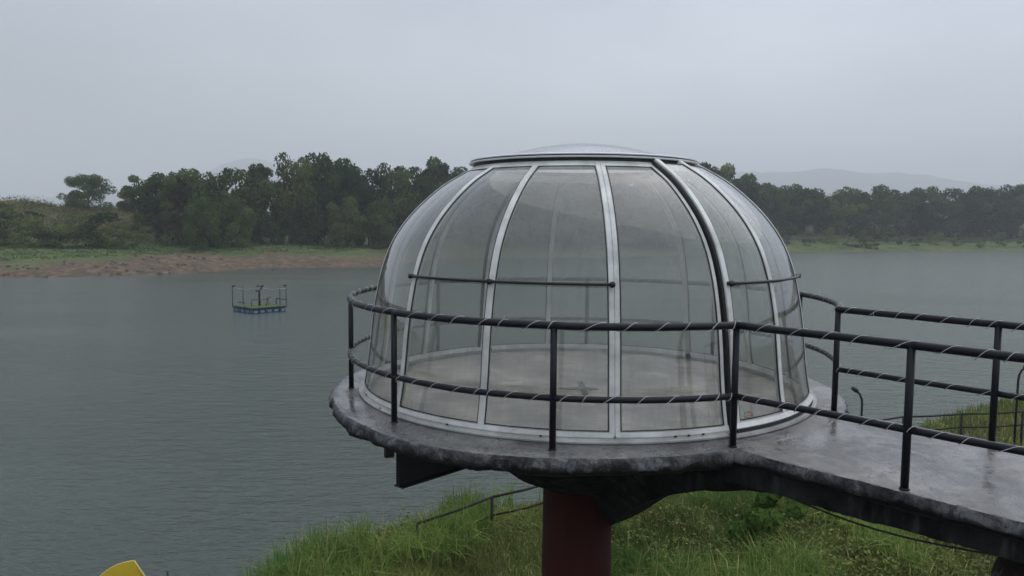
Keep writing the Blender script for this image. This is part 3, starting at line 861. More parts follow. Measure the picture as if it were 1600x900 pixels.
MB().sphere((0, 0, 0), 0.037, 14, 8).build("corner_joint", RAIL, railing, True, loc=rel(PA[0], TOPZ))
MB().sphere((0, 0, 0), 0.037, 14, 8).build("corner_joint", RAIL, railing, True, loc=rel(PA[8], TOPZ))

def helix(path, z, rr, pitch0, seed):
    rnd = random.Random(seed); pts = [Vector((p[0], p[1], z)) for p in path]; L = [0.0]
    for a, b in zip(pts[:-1], pts[1:]): L.append(L[-1] + (b - a).length)
    out = []; s = 0.0; ph = rnd.random() * 6; pitch = pitch0
    tot = L[-1]; nxt = 0.0; loose = 0.0
    while s < tot:
        if s >= nxt:
            pitch = pitch0 * rnd.choice([0.6, 0.85, 1.0, 1.15, 1.5]) * rnd.uniform(0.85, 1.15); loose = rnd.choice([0, 0, 0.1, 0.35]) * (0.28 if any(abs(s - q) < 0.22 for q in dense_at) else 1.0); nxt = s + pitch
        x = float(np.interp(s, L, [p.x for p in pts])); y = float(np.interp(s, L, [p.y for p in pts]))
        x2 = float(np.interp(min(s + .02, tot), L, [p.x for p in pts])); y2 = float(np.interp(min(s + .02, tot), L, [p.y for p in pts]))
        x1 = float(np.interp(max(s - .02, 0), L, [p.x for p in pts])); y1 = float(np.interp(max(s - .02, 0), L, [p.y for p in pts]))
        d = Vector((x2 - x1, y2 - y1, 0)).normalized(); n = Vector((d.y, -d.x, 0))
        sag = 0.004 * max(0, -math.sin(ph))
        q_ = 1 + loose * max(0, -math.sin(ph + 0.5)); p = Vector((x, y, z)) + n * math.cos(ph) * rr * q_ + Vector((0, 0, 1)) * (math.sin(ph) * rr * q_ - sag)
        out.append(p)
        ds = pitch / 14; s += ds; ph += 2 * math.pi / 14
    return out
def path_join(sp):
    P = []
    for s in sp: P += s if not P else s[1:]
    return P
def cord(name_label, path, z, rr, pitch, seed, dense=()):
    global dense_at
    dense_at = dense
    h = helix(path, z, rr, pitch, seed)
    mb = MB().tube(h, 0.0031, 5)
    rnd = random.Random(seed + 5)
    for i in range(20, len(h) - 5, 47):       # short loose ends
        p = h[i]; d = Vector((rnd.uniform(-.5, .5), rnd.uniform(-.5, .5), rnd.choice([-1, 1]) * rnd.uniform(.5, 1))).normalized() * rnd.uniform(.02, .045)
        mb.tube([p, p + d * 0.6, p + d], 0.0026, 4)
    o = mb.build("wrapped_cord", CORD, None, True)
    return tag(o, name_label, "cord", "pale cords wound round the railing pipes")
ring_sp = spans[:8]; nr_sp = spans[8:12]; fr_sp = spans[12:16]
def plen(sp):
    P = path_join(sp); return sum(math.hypot(b[0] - a[0], b[1] - a[1]) for a, b in zip(P[:-1], P[1:]))
dl = plen(ring_sp[:3])
cord("thin pale cord wound in open turns round the top rail curving past the dome", path_join(ring_sp), TOPZ, 0.0365, 0.26, 1, (dl, dl - 0.3, dl + 0.35, dl + .7))
cord("thin pale cord wound in close turns round the lower rail curving past the dome", path_join(ring_sp), LOWZ, 0.0315, 0.19, 2, (dl, dl - 0.3, dl + 0.3))
cord("thin pale cord wound round the top rail on the near side of the walkway", path_join(nr_sp), TOPZ, 0.0365, 0.24, 3)
cord("thin pale cord wound round the lower rail on the near side of the walkway", path_join(nr_sp), LOWZ, 0.0315, 0.20, 4)
cord("thin pale cord wound round the top rail on the far side of the walkway", path_join(fr_sp), TOPZ, 0.0365, 0.24, 5)
cord("thin pale cord wound round the lower rail on the far side of the walkway", path_join(fr_sp), LOWZ, 0.0315, 0.21, 6)

# ------------------------------------------------------------------ shore fence and bent pipes
def gz(x, y):
    z, d = near_z(np.array([float(x)]), np.array([float(y)])); return float(z[0])
FP = [(-1.94, 15.9), (-0.41, 17.0), (1.15, 17.9), (2.8, 18.8), (4.6, 19.8), (6.4, 20.8), (8.2, 21.9), (10.1, 22.9), (12.1, 23.7), (14.1, 24.05), (16.2, 24.35), (18.2, 24.8)]
fence = thing("shore_fence", "rusty thin pipe fence leaning through the long grass along the near shore", "fence", (FP[0][0], FP[0][1], gz(*FP[0])))
fo = Vector(fence.location)
tops = []
for i, (x, y) in enumerate(FP):
    z = gz(x, y); zt = [-4.29, -4.10, -4.0][i] if i < 3 else max(z + 0.75, -4.0 + 0.02 * i); tops.append(Vector((x, y, zt)))
    MB().tube([(0, 0, -0.1), (0.01, 0, zt - z)], 0.035, 8).build("fence_post", RUSTY, fence, True, loc=Vector((x, y, z)) - fo)
for a, b in zip(tops[:-1], tops[1:]):
    MB().tube([a - fo, (a + b) / 2 - fo + Vector((0, 0, -0.02)), b - fo], 0.03, 8).build("fence_rail", RUSTY, fence, True)
    dz = Vector((0, 0, -0.42))
    MB().tube([a - fo + dz, (a + b) / 2 - fo + dz + Vector((0, 0, -0.04)), b - fo + dz], 0.026, 8).build("fence_lower_rail", RUSTY, fence, True)
def hook(x, y, ztop, label, flip=1):
    z = gz(x, y); h = ztop - z
    t = thing("lamp_pole", label, "lamp pole", (x, y, z), "bent poles on the near shore")
    P = [(0, 0, 0), (0, 0, h * 0.6), (0, 0, h - 0.42), (-0.02 * flip, 0, h - 0.25), (-0.09 * flip, 0, h - 0.1), (-0.2 * flip, 0, h)]
    MB().tube(P, 0.035, 8).build("pole", RUSTY, t, True)
    MB().tube([(-0.16 * flip, 0, h - 0.02), (-0.2 * flip, 0, h + 0.01), (-0.33 * flip, 0, h + 0.09)], [0.05, 0.075, 0.06], 10).build("lamp_head", STEEL, t, True)
hook(10.95, 24.0, -3.1, "short dark pole with bent top standing by the water behind the walkway")
hook(15.9, 24.2, -2.35, "dark pole at the right edge of the photo beside the shore fence", -1)

# ------------------------------------------------------------------ floating raft
BLUE = m_simple("blue drum plastic", (0.02, 0.10, 0.17), 0.45, var=0.35, scale=3)
raft = thing("floating_raft", "small square floating raft on blue drums with green turf deck and corner poles", "raft", (-21.1, 65.0, WATER))
raft.rotation_euler = (0, 0, R(45 + 3))
S = 1.56
PALE = m_simple("pale lettering panel", (0.17, 0.23, 0.28), 0.5, scale=8)
for sx, sy, rz in ((0, -1, 0), (0, 1, 0), (-1, 0, 1), (1, 0, 1)):
    for k in range(5):
        u = -S + 0.31 + 0.625 * k
        c = (u, sy * (S - 0.24), 0.10) if not rz else (sx * (S - 0.24), u * 0.72, 0.10)
        L = 0.28
        mb = MB()
        e = Vector((L, 0, 0)) if not rz else Vector((0, L * .8, 0)); c = Vector(c)
        mb.tube([c - e, c - e * 0.92, c + e * 0.92, c + e], [0.2, 0.24, 0.24, 0.2], 12)
        d = mb.build("drum", BLUE, raft, True)
        pc_ = c + (Vector((0, sy * 0.235, 0.03)) if not rz else Vector((sx * 0.235, 0, 0.03)))
        if (k % 2 == 0) or sy == -1:
            MB().box(pc_, (0.30, 0.05, 0.20) if not rz else (0.05, 0.24, 0.20)).build("drum_label", PALE, d)
MB().box((0, 0, 0.36), (2 * S + .06, 2 * S + .06, 0.09)).build("deck_frame", STEEL, raft)
TURF = m_simple("green turf mat", (0.045, 0.085, 0.018), 0.9, var=0.4, scale=4, bump=0.4)
MB().box((0, 0, 0.425), (2 * S - .1, 2 * S - .1, 0.04)).build("turf_deck", TURF, raft)
RR = m_simple("faded red rail", (0.10, 0.03, 0.028), 0.6)
for x, y, lamp, h in ((-S, S, 1, 2.05), (S, -S, 1, 2.15), (-S + 0.95, S, 0, 2.05), (S, -S + 0.95, 0, 1.95)):
    pz = MB().tube([(x, y, 0.3), (x, y, h)], 0.03, 8).build("corner_pole", RUSTY, raft, True)
    if lamp: MB().box((x + (0.1 if x < 0 else -0.1), y, h), (0.24, 0.14, 0.13), 0.4).build("lamp_head", STEEL, pz)
for P in ([(-0.9, -0.3, 0.4), (-0.9, -0.3, 1.0), (0.1, -0.9, 1.0), (0.1, -0.9, 0.4)], [(0.1, -0.9, 1.0), (0.9, 0.2, 1.02), (0.9, 0.2, 0.4)], [(0.9, 0.2, 1.0), (S, 0.9, 0.95)],
          [(S, -S, 0.95), (S, 0, 0.93), (S, 0, 0.4)], [(-S, -0.4, 0.4), (-S, -0.4, 0.8), (-S, 0.6, 0.8)]):
    MB().tube(P, 0.036, 8).build("raft_rail", RR if len(P) == 4 else RUSTY, raft, True)
MB().tube([(0, 0, 0.4), (0, 0, 1.5), (0.02, -0.02, 1.75)], [0.09, 0.075, 0.06], 10).build("central_post", STEEL, raft, True)
fx = MB(); fx.box((-0.08, 0.08, 1.66), (0.34, 0.18, 0.10), R(-45)); fx.sphere((0.12, -0.12, 1.92), 0.09, 10, 6)
fx.tube([(0, 0, 1.7), (0.14, -0.14, 1.86), (0.1, -0.1, 2.05), (-0.08, 0.08, 2.12), (-0.12, 0.12, 2.0)], 0.05, 8); fx.sphere((0.2, -0.2, 2.1), 0.1, 10, 6)
fx.build("fountain_head", STEEL, raft, True)
MB().tube([(S, -S, 1.9), (S * 0.5, -S * 0.45, 1.8), (0.1, -0.1, 1.95), (-S * 0.5, S * 0.55, 1.78), (-S, S, 1.95)], 0.012, 5).build("string_line", CORD, raft, True)


# ------------------------------------------------------------------ pedal boat whose yellow canopy pokes into view
YEL = m_simple("yellow canopy plastic", (0.66, 0.47, 0.03), 0.42, var=0.10, scale=3, bump=0.02)
YE2 = m_simple("pale yellow canopy rim", (0.72, 0.56, 0.18), 0.5, var=0.1)
boat = thing("pedal_boat", "moored boat with bright yellow plastic canopy whose peak shows at bottom left", "boat", (-6.6, 13.1, WATER))
bo = Vector(boat.location)
tip = Vector((-6.42, 12.95, -3.82)) - bo
c_r = Vector((-6.08, 12.9, -4.30)) - bo; c_l = Vector((-7.35, 13.0, -4.42)) - bo; c_b = Vector((-6.75, 13.95, -4.12)) - bo
def canopy(off, n=10):
    V = []
    for j in range(n + 1):
        for i in range(n + 1):
            u, v = i / n, j / n
            bow = 0.12 * math.sin(math.pi * min(1, u * 1.1)) * (1 - v * 0.6)
            a = tip.lerp(c_l, u) + Vector((0, 0, bow)); b = c_r.lerp(c_b + (c_l - tip) * 0.6, u) + Vector((0, 0, bow * 0.5))
            V.append(a.lerp(b, v) + Vector((0, -off * 0.6, -off)))
    return V
n = 10; V = canopy(0) + canopy(0.03); Fc = []; r_ = n + 1; S2 = r_ * r_
for j in range(n):
    for i in range(n):
        a = j * r_ + i; Fc.append((a, a + 1, a + r_ + 1, a + r_)); Fc.append((S2 + a, S2 + a + r_, S2 + a + r_ + 1, S2 + a + 1))
for k in range(n):
    Fc += [(k, S2 + k, S2 + k + 1, k + 1), (n * r_ + k, n * r_ + k + 1, S2 + n * r_ + k + 1, S2 + n * r_ + k),
           (k * r_, (k + 1) * r_, S2 + (k + 1) * r_, S2 + k * r_), (k * r_ + n, S2 + k * r_ + n, S2 + (k + 1) * r_ + n, (k + 1) * r_ + n)]
cn = obj("canopy", mesh("canopy", V, Fc, True), YEL, boat)
# front face that drops from the peak
fV = []
for k in range(n + 1):
    p = V[k]; fV += [p + Vector((0, -0.02, 0.008)), Vector((c_r.x + 0.12 + (c_l.x - c_r.x - 0.2) * k / n, p.y - 0.10, -4.75 - bo.z))]
Fc = [(2 * k, 2 * k + 1, 2 * k + 3, 2 * k + 2) for k in range(n)]
ff = obj("canopy_front", mesh("canopy_front", fV, Fc), YEL, boat); sm = ff.modifiers.new("thick", 'SOLIDIFY'); sm.thickness = 0.02; sm.offset = -1
MB().tube([V[k] + Vector((0, -0.03, 0.012)) for k in range(n + 1)], 0.012, 8).build("canopy_rim", YE2, cn, True)
MB().tube([V[k * r_] + Vector((0.004, -0.02, 0.01)) for k in range(n + 1)], 0.012, 8).build("canopy_rim", YE2, cn, True)
for x, y in ((-0.6, 0.0), (0.5, 0.0), (-0.5, 0.75), (0.4, 0.6)):
    MB().tube([(x, y, 0.3), (x, y, 1.15)], 0.02, 8).build("canopy_post", STEEL, boat, True)
hv = []
for i in range(13):
    t = i / 12; hw = 0.62 * math.sin(math.pi * (0.08 + 0.84 * t)) ** 0.5
    for x, z in ((-hw, 0.36), (-hw * 0.85, 0.0), (0, -0.12), (hw * 0.85, 0.0), (hw, 0.36), (hw * 0.8, 0.33), (-hw * 0.8, 0.33)):
        hv.append((x - 0.1, -0.9 + 2.3 * t, z))
Fc = [(i * 7 + k, i * 7 + (k + 1) % 7, (i + 1) * 7 + (k + 1) % 7, (i + 1) * 7 + k) for i in range(12) for k in range(7)] + [tuple(range(6, -1, -1)), tuple(84 + k for k in range(7))]
obj("hull", mesh("hull", hv, Fc, True), YEL, boat)
for x in (-0.4, 0.2): MB().box((x, 0.2, 0.5), (0.45, 0.42, 0.3)).build("seat", BLUE, boat)

# ------------------------------------------------------------------ trees, shrubs
LEAF = m_leaf("tree leaves", (0.011, 0.027, 0.009), (0.092, 0.138, 0.040))
LEAF2 = m_leaf("light tree leaves", (0.040, 0.072, 0.020), (0.12, 0.17, 0.048))

def leaf_quads(P, size, rng, flat=0.4, aspect=0.6, tint=None, N=None):
    n = len(P)
    if N is not None:
        N = N + rng.normal(size=(n, 3)) * 0.42; N /= np.linalg.norm(N, axis=1)[:, None]
        u = rng.normal(size=(n, 3)); u -= (u * N).sum(1)[:, None] * N; u /= np.linalg.norm(u, axis=1)[:, None]
        w = np.cross(N, u); s = size * rng.uniform(0.6, 1.4, n)[:, None]
        a = u * s * 0.5; b = w * s * 0.5 * aspect
        return np.stack([P - a, P + b, P + a, P - b], 1).reshape(-1, 3), np.arange(4 * n).reshape(n, 4)
    u = rng.normal(size=(n, 3)); u[:, 2] *= flat; u /= np.linalg.norm(u, axis=1)[:, None]
    w = rng.normal(size=(n, 3)); w -= (w * u).sum(1)[:, None] * u; w /= np.linalg.norm(w, axis=1)[:, None]
    s = size * rng.uniform(0.6, 1.4, n)[:, None]
    a = u * s * 0.5; b = w * s * 0.5 * aspect
    V = np.stack([P - a, P + b, P + a, P - b], 1).reshape(-1, 3)
    Q = np.arange(4 * n).reshape(n, 4)
    return V, Q
def crown(seed, H, Wd, n=7000, size=0.46, base=0.12, flat_top=False, lumps=30):
    rng = np.random.default_rng(seed)
    c = []; rad = []
    for i in range(lumps):
        a = rng.uniform(0, 2 * np.pi); t = rng.uniform(0, 1) ** 0.8
        zz = H * (base + (1 - base) * t)
        env = math.sin(math.pi * min(1, (0.12 + 0.80 * t))) ** 0.6 if not flat_top else math.sqrt(max(0.05, 1 - 0.8 * t * t))
        rr = Wd / 2 * env * rng.uniform(0.2, 0.92)
        c.append((rr * math.cos(a), rr * math.sin(a), zz - 0.07 * H)); rad.append(rng.uniform(0.10, 0.20) * min(H, Wd))
    c = np.array(c); rad = np.array(rad)
    idx = rng.choice(lumps, n, p=rad ** 2 / (rad ** 2).sum())
    d = rng.normal(size=(n, 3)); d /= np.linalg.norm(d, axis=1)[:, None]
    rr = rad[idx] * rng.uniform(0.45, 1.12, n) ** 0.6
    P = c[idx] + d * rr[:, None] * np.array([1.1, 1.1, 0.75])
    P[:, 2] = np.maximum(P[:, 2], 0.05)
    V, Q = leaf_quads(P, size, rng, aspect=0.7, N=d)
    tone = rng.uniform(0, 1, lumps)[idx] ** 1.4 * 0.75 + rng.uniform(0, 0.25, n)
    return V, Q, np.repeat(tone[:, None], 3, 1), c
def trunk(H, c, seed, r=0.22):
    rnd = random.Random(seed); mb = MB(); fork = H * 0.34
    mb.tube([(0, 0, -0.6), (0.05, 0, fork * 0.5), (rnd.uniform(-.2, .2), rnd.uniform(-.2, .2), fork), (rnd.uniform(-.4, .4), rnd.uniform(-.4, .4), H * 0.75)], [r, r * .8, r * .65, r * .2], 7)
    for k in range(7):
        p = c[rnd.randrange(len(c))]; s = rnd.uniform(0.2, 0.5) * H
        mb.tube([(0, 0, s * 0.7), (p[0] * .4, p[1] * .4, s * 0.7 + (p[2] - s * 0.7) * 0.45), tuple(p)], [r * .5, r * .3, r * .08], 5)
    return mb
PROTO = []
specs = [  # H, W, kwargs  (unit trees about 10 m tall, scaled when placed)
    (10, 9.5, dict(base=0.05)), (10, 7.5, dict(base=0.08, lumps=26)), (10, 11, dict(base=0.05, lumps=36)), (10, 8, dict(base=0.2, lumps=18, n=4200)),
    (10, 17, dict(base=0.08, flat_top=True, lumps=70, n=10000)), (10, 6.5, dict(base=0.3, lumps=11, n=2600)), (10, 10, dict(base=0.02, lumps=32))]
for i, (H, Wd, kw) in enumerate(specs):
    V, Q, T, c = crown(100 + i, H, Wd, **kw)
    cm = npmesh("crown", V, Q, T); tm = trunk(H, c, i)
    tmm = mesh("trunk", tm.v, tm.f, True); tmm.materials.append(BARK)
    cm2 = cm.copy(); cm.materials.append(LEAF); cm2.materials.append(LEAF2)
    PROTO.append((cm, cm2, tmm))
def fz(x, y):
    z, d = far_z(np.array([float(x)]), np.array([float(y)])); return float(z[0])
def tree(x, y, ztop, proto, label, group, light=False, rz=None, name="tree", wide=1.0, cat="tree"):
    z = fz(x, y); h = max(2.5, ztop - z)
    t = thing(name, label, cat, (x, y, z - 0.1), group)
    s = h / 10.3; t.scale = (s * wide, s * wide, s); t.rotation_euler = (0, 0, random.uniform(0, 6.28) if rz is None else rz)
    obj("crown", PROTO[proto][1 if light else 0], None, t); obj("trunk", PROTO[proto][2], None, t)
    return t
def at(px, py, Y):
    """bearing of a photographed crown turned into a standing place at distance Y"""
    hor = 341.3 + px * 15 / 1600
    return (px - 800) / 1221.4 * Y, EYE + (hor - py) / 1221.4 * Y
GL = "trees on the left far bank"
for px, py, Y, pr, wd, li, lab in [
    (140, 273, 178, 4, 1.0, 1, "pale spreading flat-topped tree on the crest above dry grass"),
    (212, 271, 162, 5, 0.9, 0, "small thin tree standing alone between the flat-topped tree and the wood"),
    (258, 268, 146, 0, 0.85, 0, "dark broad tree at the left end of the wood beside the thin lone tree"),
    (292, 264, 142, 1, 1.05, 0, "dark green tree second from the left end of the left wood"),
    (335, 262, 142, 2, 0.75, 0, "broad rounded dark tree below the left slope of the distant hill"),
    (385, 262, 148, 0, 0.8, 0, "dark tree standing directly below the top of the distant hill"),
    (408, 257, 152, 3, 0.8, 1, "lighter green tree with open crown just below the distant hill's right slope"),
    (318, 305, 133, 6, 0.75, 0, "low dense tree at the front of the left wood facing the sand bar"),
    (370, 312, 132, 6, 0.75, 0, "low dark bushy tree at the foot of the wood below the hill top"),
    (478, 272, 137, 1, 0.72, 1, "light green rounded tree in front of the tallest dark trees"),
    (462, 240, 152, 2, 0.62, 0, "tall dark tree at the left end of the tallest clump"),
    (498, 236, 154, 0, 0.62, 0, "tallest dark tree of the left far bank, rising to the left of the dome"),
    (538, 248, 154, 1, 0.85, 0, "tall dark tree just right of the tallest one"),
    (576, 262, 150, 0, 0.75, 0, "dark tree in the dip of the skyline left of the dome"),
    (612, 256, 156, 2, 0.7, 0, "broad dark tree whose crown ends at the dome's upper left"),
    (645, 258, 156, 0, 0.75, 0, "dark tree half hidden by the left shoulder of the dome"),
    (682, 246, 158, 1, 0.62, 0, "open crowned tree poking up just left of the dome's top ring"),
    (716, 262, 162, 1, 0.9, 0, "dark tree directly behind the left end of the dome's top ring"),
    (540, 305, 138, 6, 0.75, 0, "low full tree at the front of the clump left of the dome"),
    (592, 312, 138, 6, 0.8, 0, "low dark tree at the waterside close to the dome's left edge"),
    (640, 318, 146, 6, 0.8, 0, "low tree seen through the dome's leftmost pane"),
    (433, 322, 136, 6, 0.5, 0, "small dark tree in the gap between the two left clumps")]:
    x = (px - 800) / 1221.4 * Y; Y = max(Y, float(np.interp(x, [a for a, b in FAR_SHORE], [b for a, b in FAR_SHORE])) + (30 if pr == 6 else 38))
    x, zt = at(px, py, Y); tree(x, Y, zt, pr, lab, GL, bool(li) or (pr == 6 and px % 2 == 0), wide=wd)
# wood behind the dome
GB = "trees behind the dome on the far bank"
for k, (px, py, Y, pr) in enumerate([(750, 262, 186, 0), (790, 268, 188, 1), (830, 264, 190, 2), (870, 268, 192, 0), (912, 264, 196, 2), (952, 268, 198, 1), (992, 262, 202, 0), (1030, 258, 206, 2), (1066, 254, 208, 0)]):
    x, zt = at(px, py, Y)
    o_ = ["first", "second", "third", "fourth", "fifth", "sixth", "seventh", "eighth", "ninth"][k]
    tree(x, Y, zt, pr, "dark tree seen through the dome glass, %s from the left of its row" % o_, GB)
GR = "trees along the right far bank"
RT = [(1100, 254, 222, 0, "tall green tree rising just right of the dome's top ring", 1), (1130, 257, 224, 3, "light green feathery tree at the high end of the right wood by the dome", 1),
      (1160, 272, 226, 1, "tree where the right wood's skyline steps down beside the dome", 0), (1188, 284, 228, 0, "dark round tree at the low step of the skyline right of the dome", 0),
      (1216, 290, 231, 2, "dark tree just right of the dome's right shoulder", 0), (1243, 288, 233, 1, "dark tree above the dome's right-hand handle bar", 0),
      (1272, 294, 236, 0, "dark tree above the corner post of the far railing", 0), (1303, 292, 238, 2, "broad dark tree below the middle of the distant right ridge", 0),
      (1335, 295, 240, 1, "tree in the shallow skyline dip left of the domed tree", 0), (1364, 288, 242, 6, "domed tree top standing proud in the middle of the right wood", 0),
      (1398, 295, 245, 0, "dark tree just right of the domed tree top", 0), (1428, 294, 247, 1, "narrow dark tree above the near walkway post", 0),
      (1460, 290, 250, 2, "broad purple-brown tinted tree left of the far walkway post", 0), (1494, 293, 252, 0, "dark tree to the left above the far walkway post", 0),
      (1524, 291, 255, 1, "dark tree just left of where the distant ridge runs out", 0), (1556, 288, 257, 2, "broad tree where the distant ridge meets the wood", 0),
      (1586, 286, 259, 0, "dark tree next to the right edge of the photo", 0), (1620, 287, 262, 2, "dark tree cut by the right edge of the photo", 0), (1660, 285, 265, 1, "dark tree beyond the right edge of the frame", 0)]
for px, py, Y, pr, lab, li in RT:
    x, zt = at(px, py, Y + 42); tree(x, Y + 42, zt, pr, lab, GR, bool(li), wide=0.9 if pr != 3 else 0.7)

# shrubs: lower plants on the slopes
def shrub_mesh(seed, n=900, light=False, size=0.3):
    V, Q, T, c = crown(seed, 4.0, 5.4, n=n, size=size, base=0.0, lumps=14)
    m = npmesh("foliage", V, Q, T); m.materials.append(LEAF2 if light else LEAF); return m
SHR = [shrub_mesh(300 + i, light=(i % 3 == 1)) for i in range(5)]
def shrub(x, y, h, label, group, which, wide=1.0, z=None):
    z = fz(x, y) if z is None else z
    o = obj("shrub", SHR[which % 5], None, None, (x, y, z - 0.15)); s = h / 4.0
    o.scale = (s * wide, s * wide, s); o.rotation_euler = (0, 0, random.uniform(0, 6.28))
    return tag(o, label, "shrub", group)
GS = "shrubs on the left far slope"
for k, (px, py, Y, h, lab) in enumerate([
    (160, 352, 134, 6.0, "large dark shrub low on the left slope under the thin lone tree"), (205, 372, 131, 3.4, "rounded shrub at the foot of the left slope"),
    (235, 356, 135, 5.0, "dark shrub against the left end of the wood"), (110, 366, 130, 4.6, "shrub left of the largest dark shrub"),
    (66, 358, 130, 5.0, "bushy shrub on the lower left slope"), (22, 352, 132, 5.4, "tall shrub at the left edge of the photo low on the slope"),
    (185, 366, 132, 4.0, "shrub between the largest dark shrub and the rounded one"), (135, 370, 131, 3.6, "low shrub in front of the gap beside the largest shrub"),
    (88, 372, 130, 3.8, "low spreading shrub just above the grass strip at left"), (44, 370, 129, 3.6, "low shrub above the rocky sand near the left edge"),
    (4, 366, 130, 4.2, "low shrub cut by the left edge just above the grass strip"), (250, 340, 142, 4.6, "shrub tucked under the left end of the wood, halfway up"),
    (-20, 345, 136, 5.5, "shrub just outside the left edge on the slope"), (60, 318, 152, 2.6, "small dark shrub on the grassy crest at far left"),
    (110, 322, 150, 3.0, "low shrub on the crest below the flat-topped tree"), (6, 316, 150, 2.8, "dark low shrub by the left edge on the crest"),
    (145, 326, 148, 3.0, "low shrub in the dry grass right below the flat-topped tree"), (190, 318, 150, 2.8, "low shrub beneath the thin lone tree"),
    (35, 336, 142, 3.2, "shrub halfway down the left slope near the edge"), (90, 342, 140, 3.0, "shrub halfway down the slope below the flat-topped tree"),
    (225, 312, 156, 3.4, "shrub on the crest at the wood's left end"), (445, 352, 142, 3.4, "shrub in the grassy gap between the two clumps"),
    (520, 368, 133, 2.6, "low shrub on the grass strip under the tall clump"), (330, 376, 128, 2.4, "low shrub at the edge of the green strip"),
    (270, 374, 129, 3.2, "dark shrub under the left end of the wood"), (410, 372, 131, 3.0, "dark shrub at the wood's foot below the light green tree")]):
    if px > 230: Y += 20
    x, zt = at(px, py, Y); shrub(x, Y, h * (1.05 if py > 330 and px < 250 else 1.0), lab, GS, k, 1.25 + 0.3 * (k % 3 == 0))
GT = "shrubs on the right far slope"
for k, (px, Y, h, lab) in enumerate([
    (1225, 236, 5.0, "dark shrub beside the dome's right edge at the wood's foot"), (1262, 234, 3.0, "low shrub on the green bank right of the dome"),
    (1300, 240, 5.5, "dark rounded shrub in the middle of the right slope"), (1335, 238, 6.0, "large dark shrub above the green tongue of bank"),
    (1362, 238, 5.0, "dark shrub right of the large one on the right slope"), (1392, 250, 4.5, "shrub below the domed tree top"),
    (1425, 248, 3.6, "low shrub above the near walkway post on the bank"), (1455, 254, 4.4, "shrub on the slope between the two walkway posts"),
    (1490, 258, 4.2, "shrub left of the far walkway post on the bank"), (1530, 256, 3.4, "low shrub near the water at the far right bank"),
    (1565, 262, 4.6, "shrub near the right edge on the bank"), (1598, 262, 4.2, "shrub at the right edge of the photo on the bank")]):
    x = (px - 800) / 1221.4 * Y; shrub(x, Y, h, lab, GT, k + 2, 1.1)
# a leafy bush in the near grass under the walkway
bz = gz(5.5, 16.6)
nbm = npmesh("foliage", *(lambda r: (r[0], r[1], r[2]))(crown(777, 1.3, 2.3, n=2200, size=0.2, base=0.0, lumps=12)[:3]))
nbm.materials.append(m_leaf("bright bush leaves", (0.045, 0.10, 0.022), (0.12, 0.20, 0.045)))
nbush = obj("bush", nbm, None, None, (5.5, 16.6, bz - 0.05)); tag(nbush, "leafy bright green bush in the grass just beneath the walkway beam", "bush")

# scrub and wood masses
def scatter_far(n, xr, yr, cond, seed):
    rng = np.random.default_rng(seed); X = rng.uniform(*xr, n); Y = rng.uniform(*yr, n)
    nz = np.zeros(n); _, d = far_z(X, Y, nz); k = cond(X, Y, d); X, Y, d = X[k], Y[k], d[k]
    Z, _ = far_z(X, Y); return X, Y, Z, d, rng
SCM = m_tint("scrub leaves", 0.3)
def leafy(name, X, Y, Z, hgt, rad, per, size, c0, c1, rng, label=None):
    n = len(X); idx = np.repeat(np.arange(n), per)
    P = np.stack([X[idx] + rng.normal(size=n * per) * rad[idx] * 0.5, Y[idx] + rng.normal(size=n * per) * rad[idx] * 0.5,
                  Z[idx] + rng.beta(1.4, 1.6, n * per) * hgt[idx]], 1)
    V, Q = leaf_quads(P, size, rng)
    tone = (rng.uniform(0, 1, n)[idx] * 0.6 + rng.uniform(0, .4, n * per))[:, None]
    C = np.array(c0) * (1 - tone) + np.array(c1) * tone
    return kind(obj(name, npmesh(name, V, Q, C), SCM), "stuff")
X, Y, Z, d, rng = scatter_far(4200, (-115, -12), (110, 215), lambda X, Y, d: (d > 36) & (d < 95), 21)
leafy("scrub", X, Y, Z, rng.uniform(0.5, 1.9, len(X)), rng.uniform(0.8, 2.2, len(X)), 34, 0.26, (0.012, 0.026, 0.007), (0.095, 0.120, 0.030), rng)
X, Y, Z, d, rng = scatter_far(4200, (-10, 230), (175, 340), lambda X, Y, d: (d > 16) & (d < 75), 22)
leafy("scrub", X, Y, Z, rng.uniform(0.8, 2.6, len(X)) * (0.35 + 0.65 * (d > 30)), rng.uniform(1.0, 2.6, len(X)), 34, 0.36, (0.020, 0.040, 0.011), (0.125, 0.130, 0.040), rng)
# dry grass on the crest, green grass strips
X, Y, Z, d, rng = scatter_far(9000, (-115, -40), (128, 200), lambda X, Y, d: d > 48, 23)
leafy("dry_grass", X, Y, Z, rng.uniform(0.3, 0.8, len(X)), rng.uniform(0.4, 1.0, len(X)), 9, 0.22, (0.11, 0.115, 0.028), (0.32, 0.26, 0.09), rng)
X, Y, Z, d, rng = scatter_far(6500, (-110, -16), (105, 170), lambda X, Y, d: (d > 12) & (d < 40), 24)
leafy("bank_grass", X, Y, Z, rng.uniform(0.15, 0.5, len(X)), rng.uniform(0.4, 1.0, len(X)), 8, 0.2, (0.040, 0.085, 0.018), (0.085, 0.14, 0.034), rng)
X, Y, Z, d, rng = scatter_far(9000, (-14, 230), (160, 330), lambda X, Y, d: (d > 0.5) & (d < 32), 25)
leafy("bank_grass", X, Y, Z, rng.uniform(0.2, 0.9, len(X)), rng.uniform(0.5, 1.3, len(X)), 8, 0.26, (0.050, 0.090, 0.022), (0.13, 0.17, 0.045), rng)
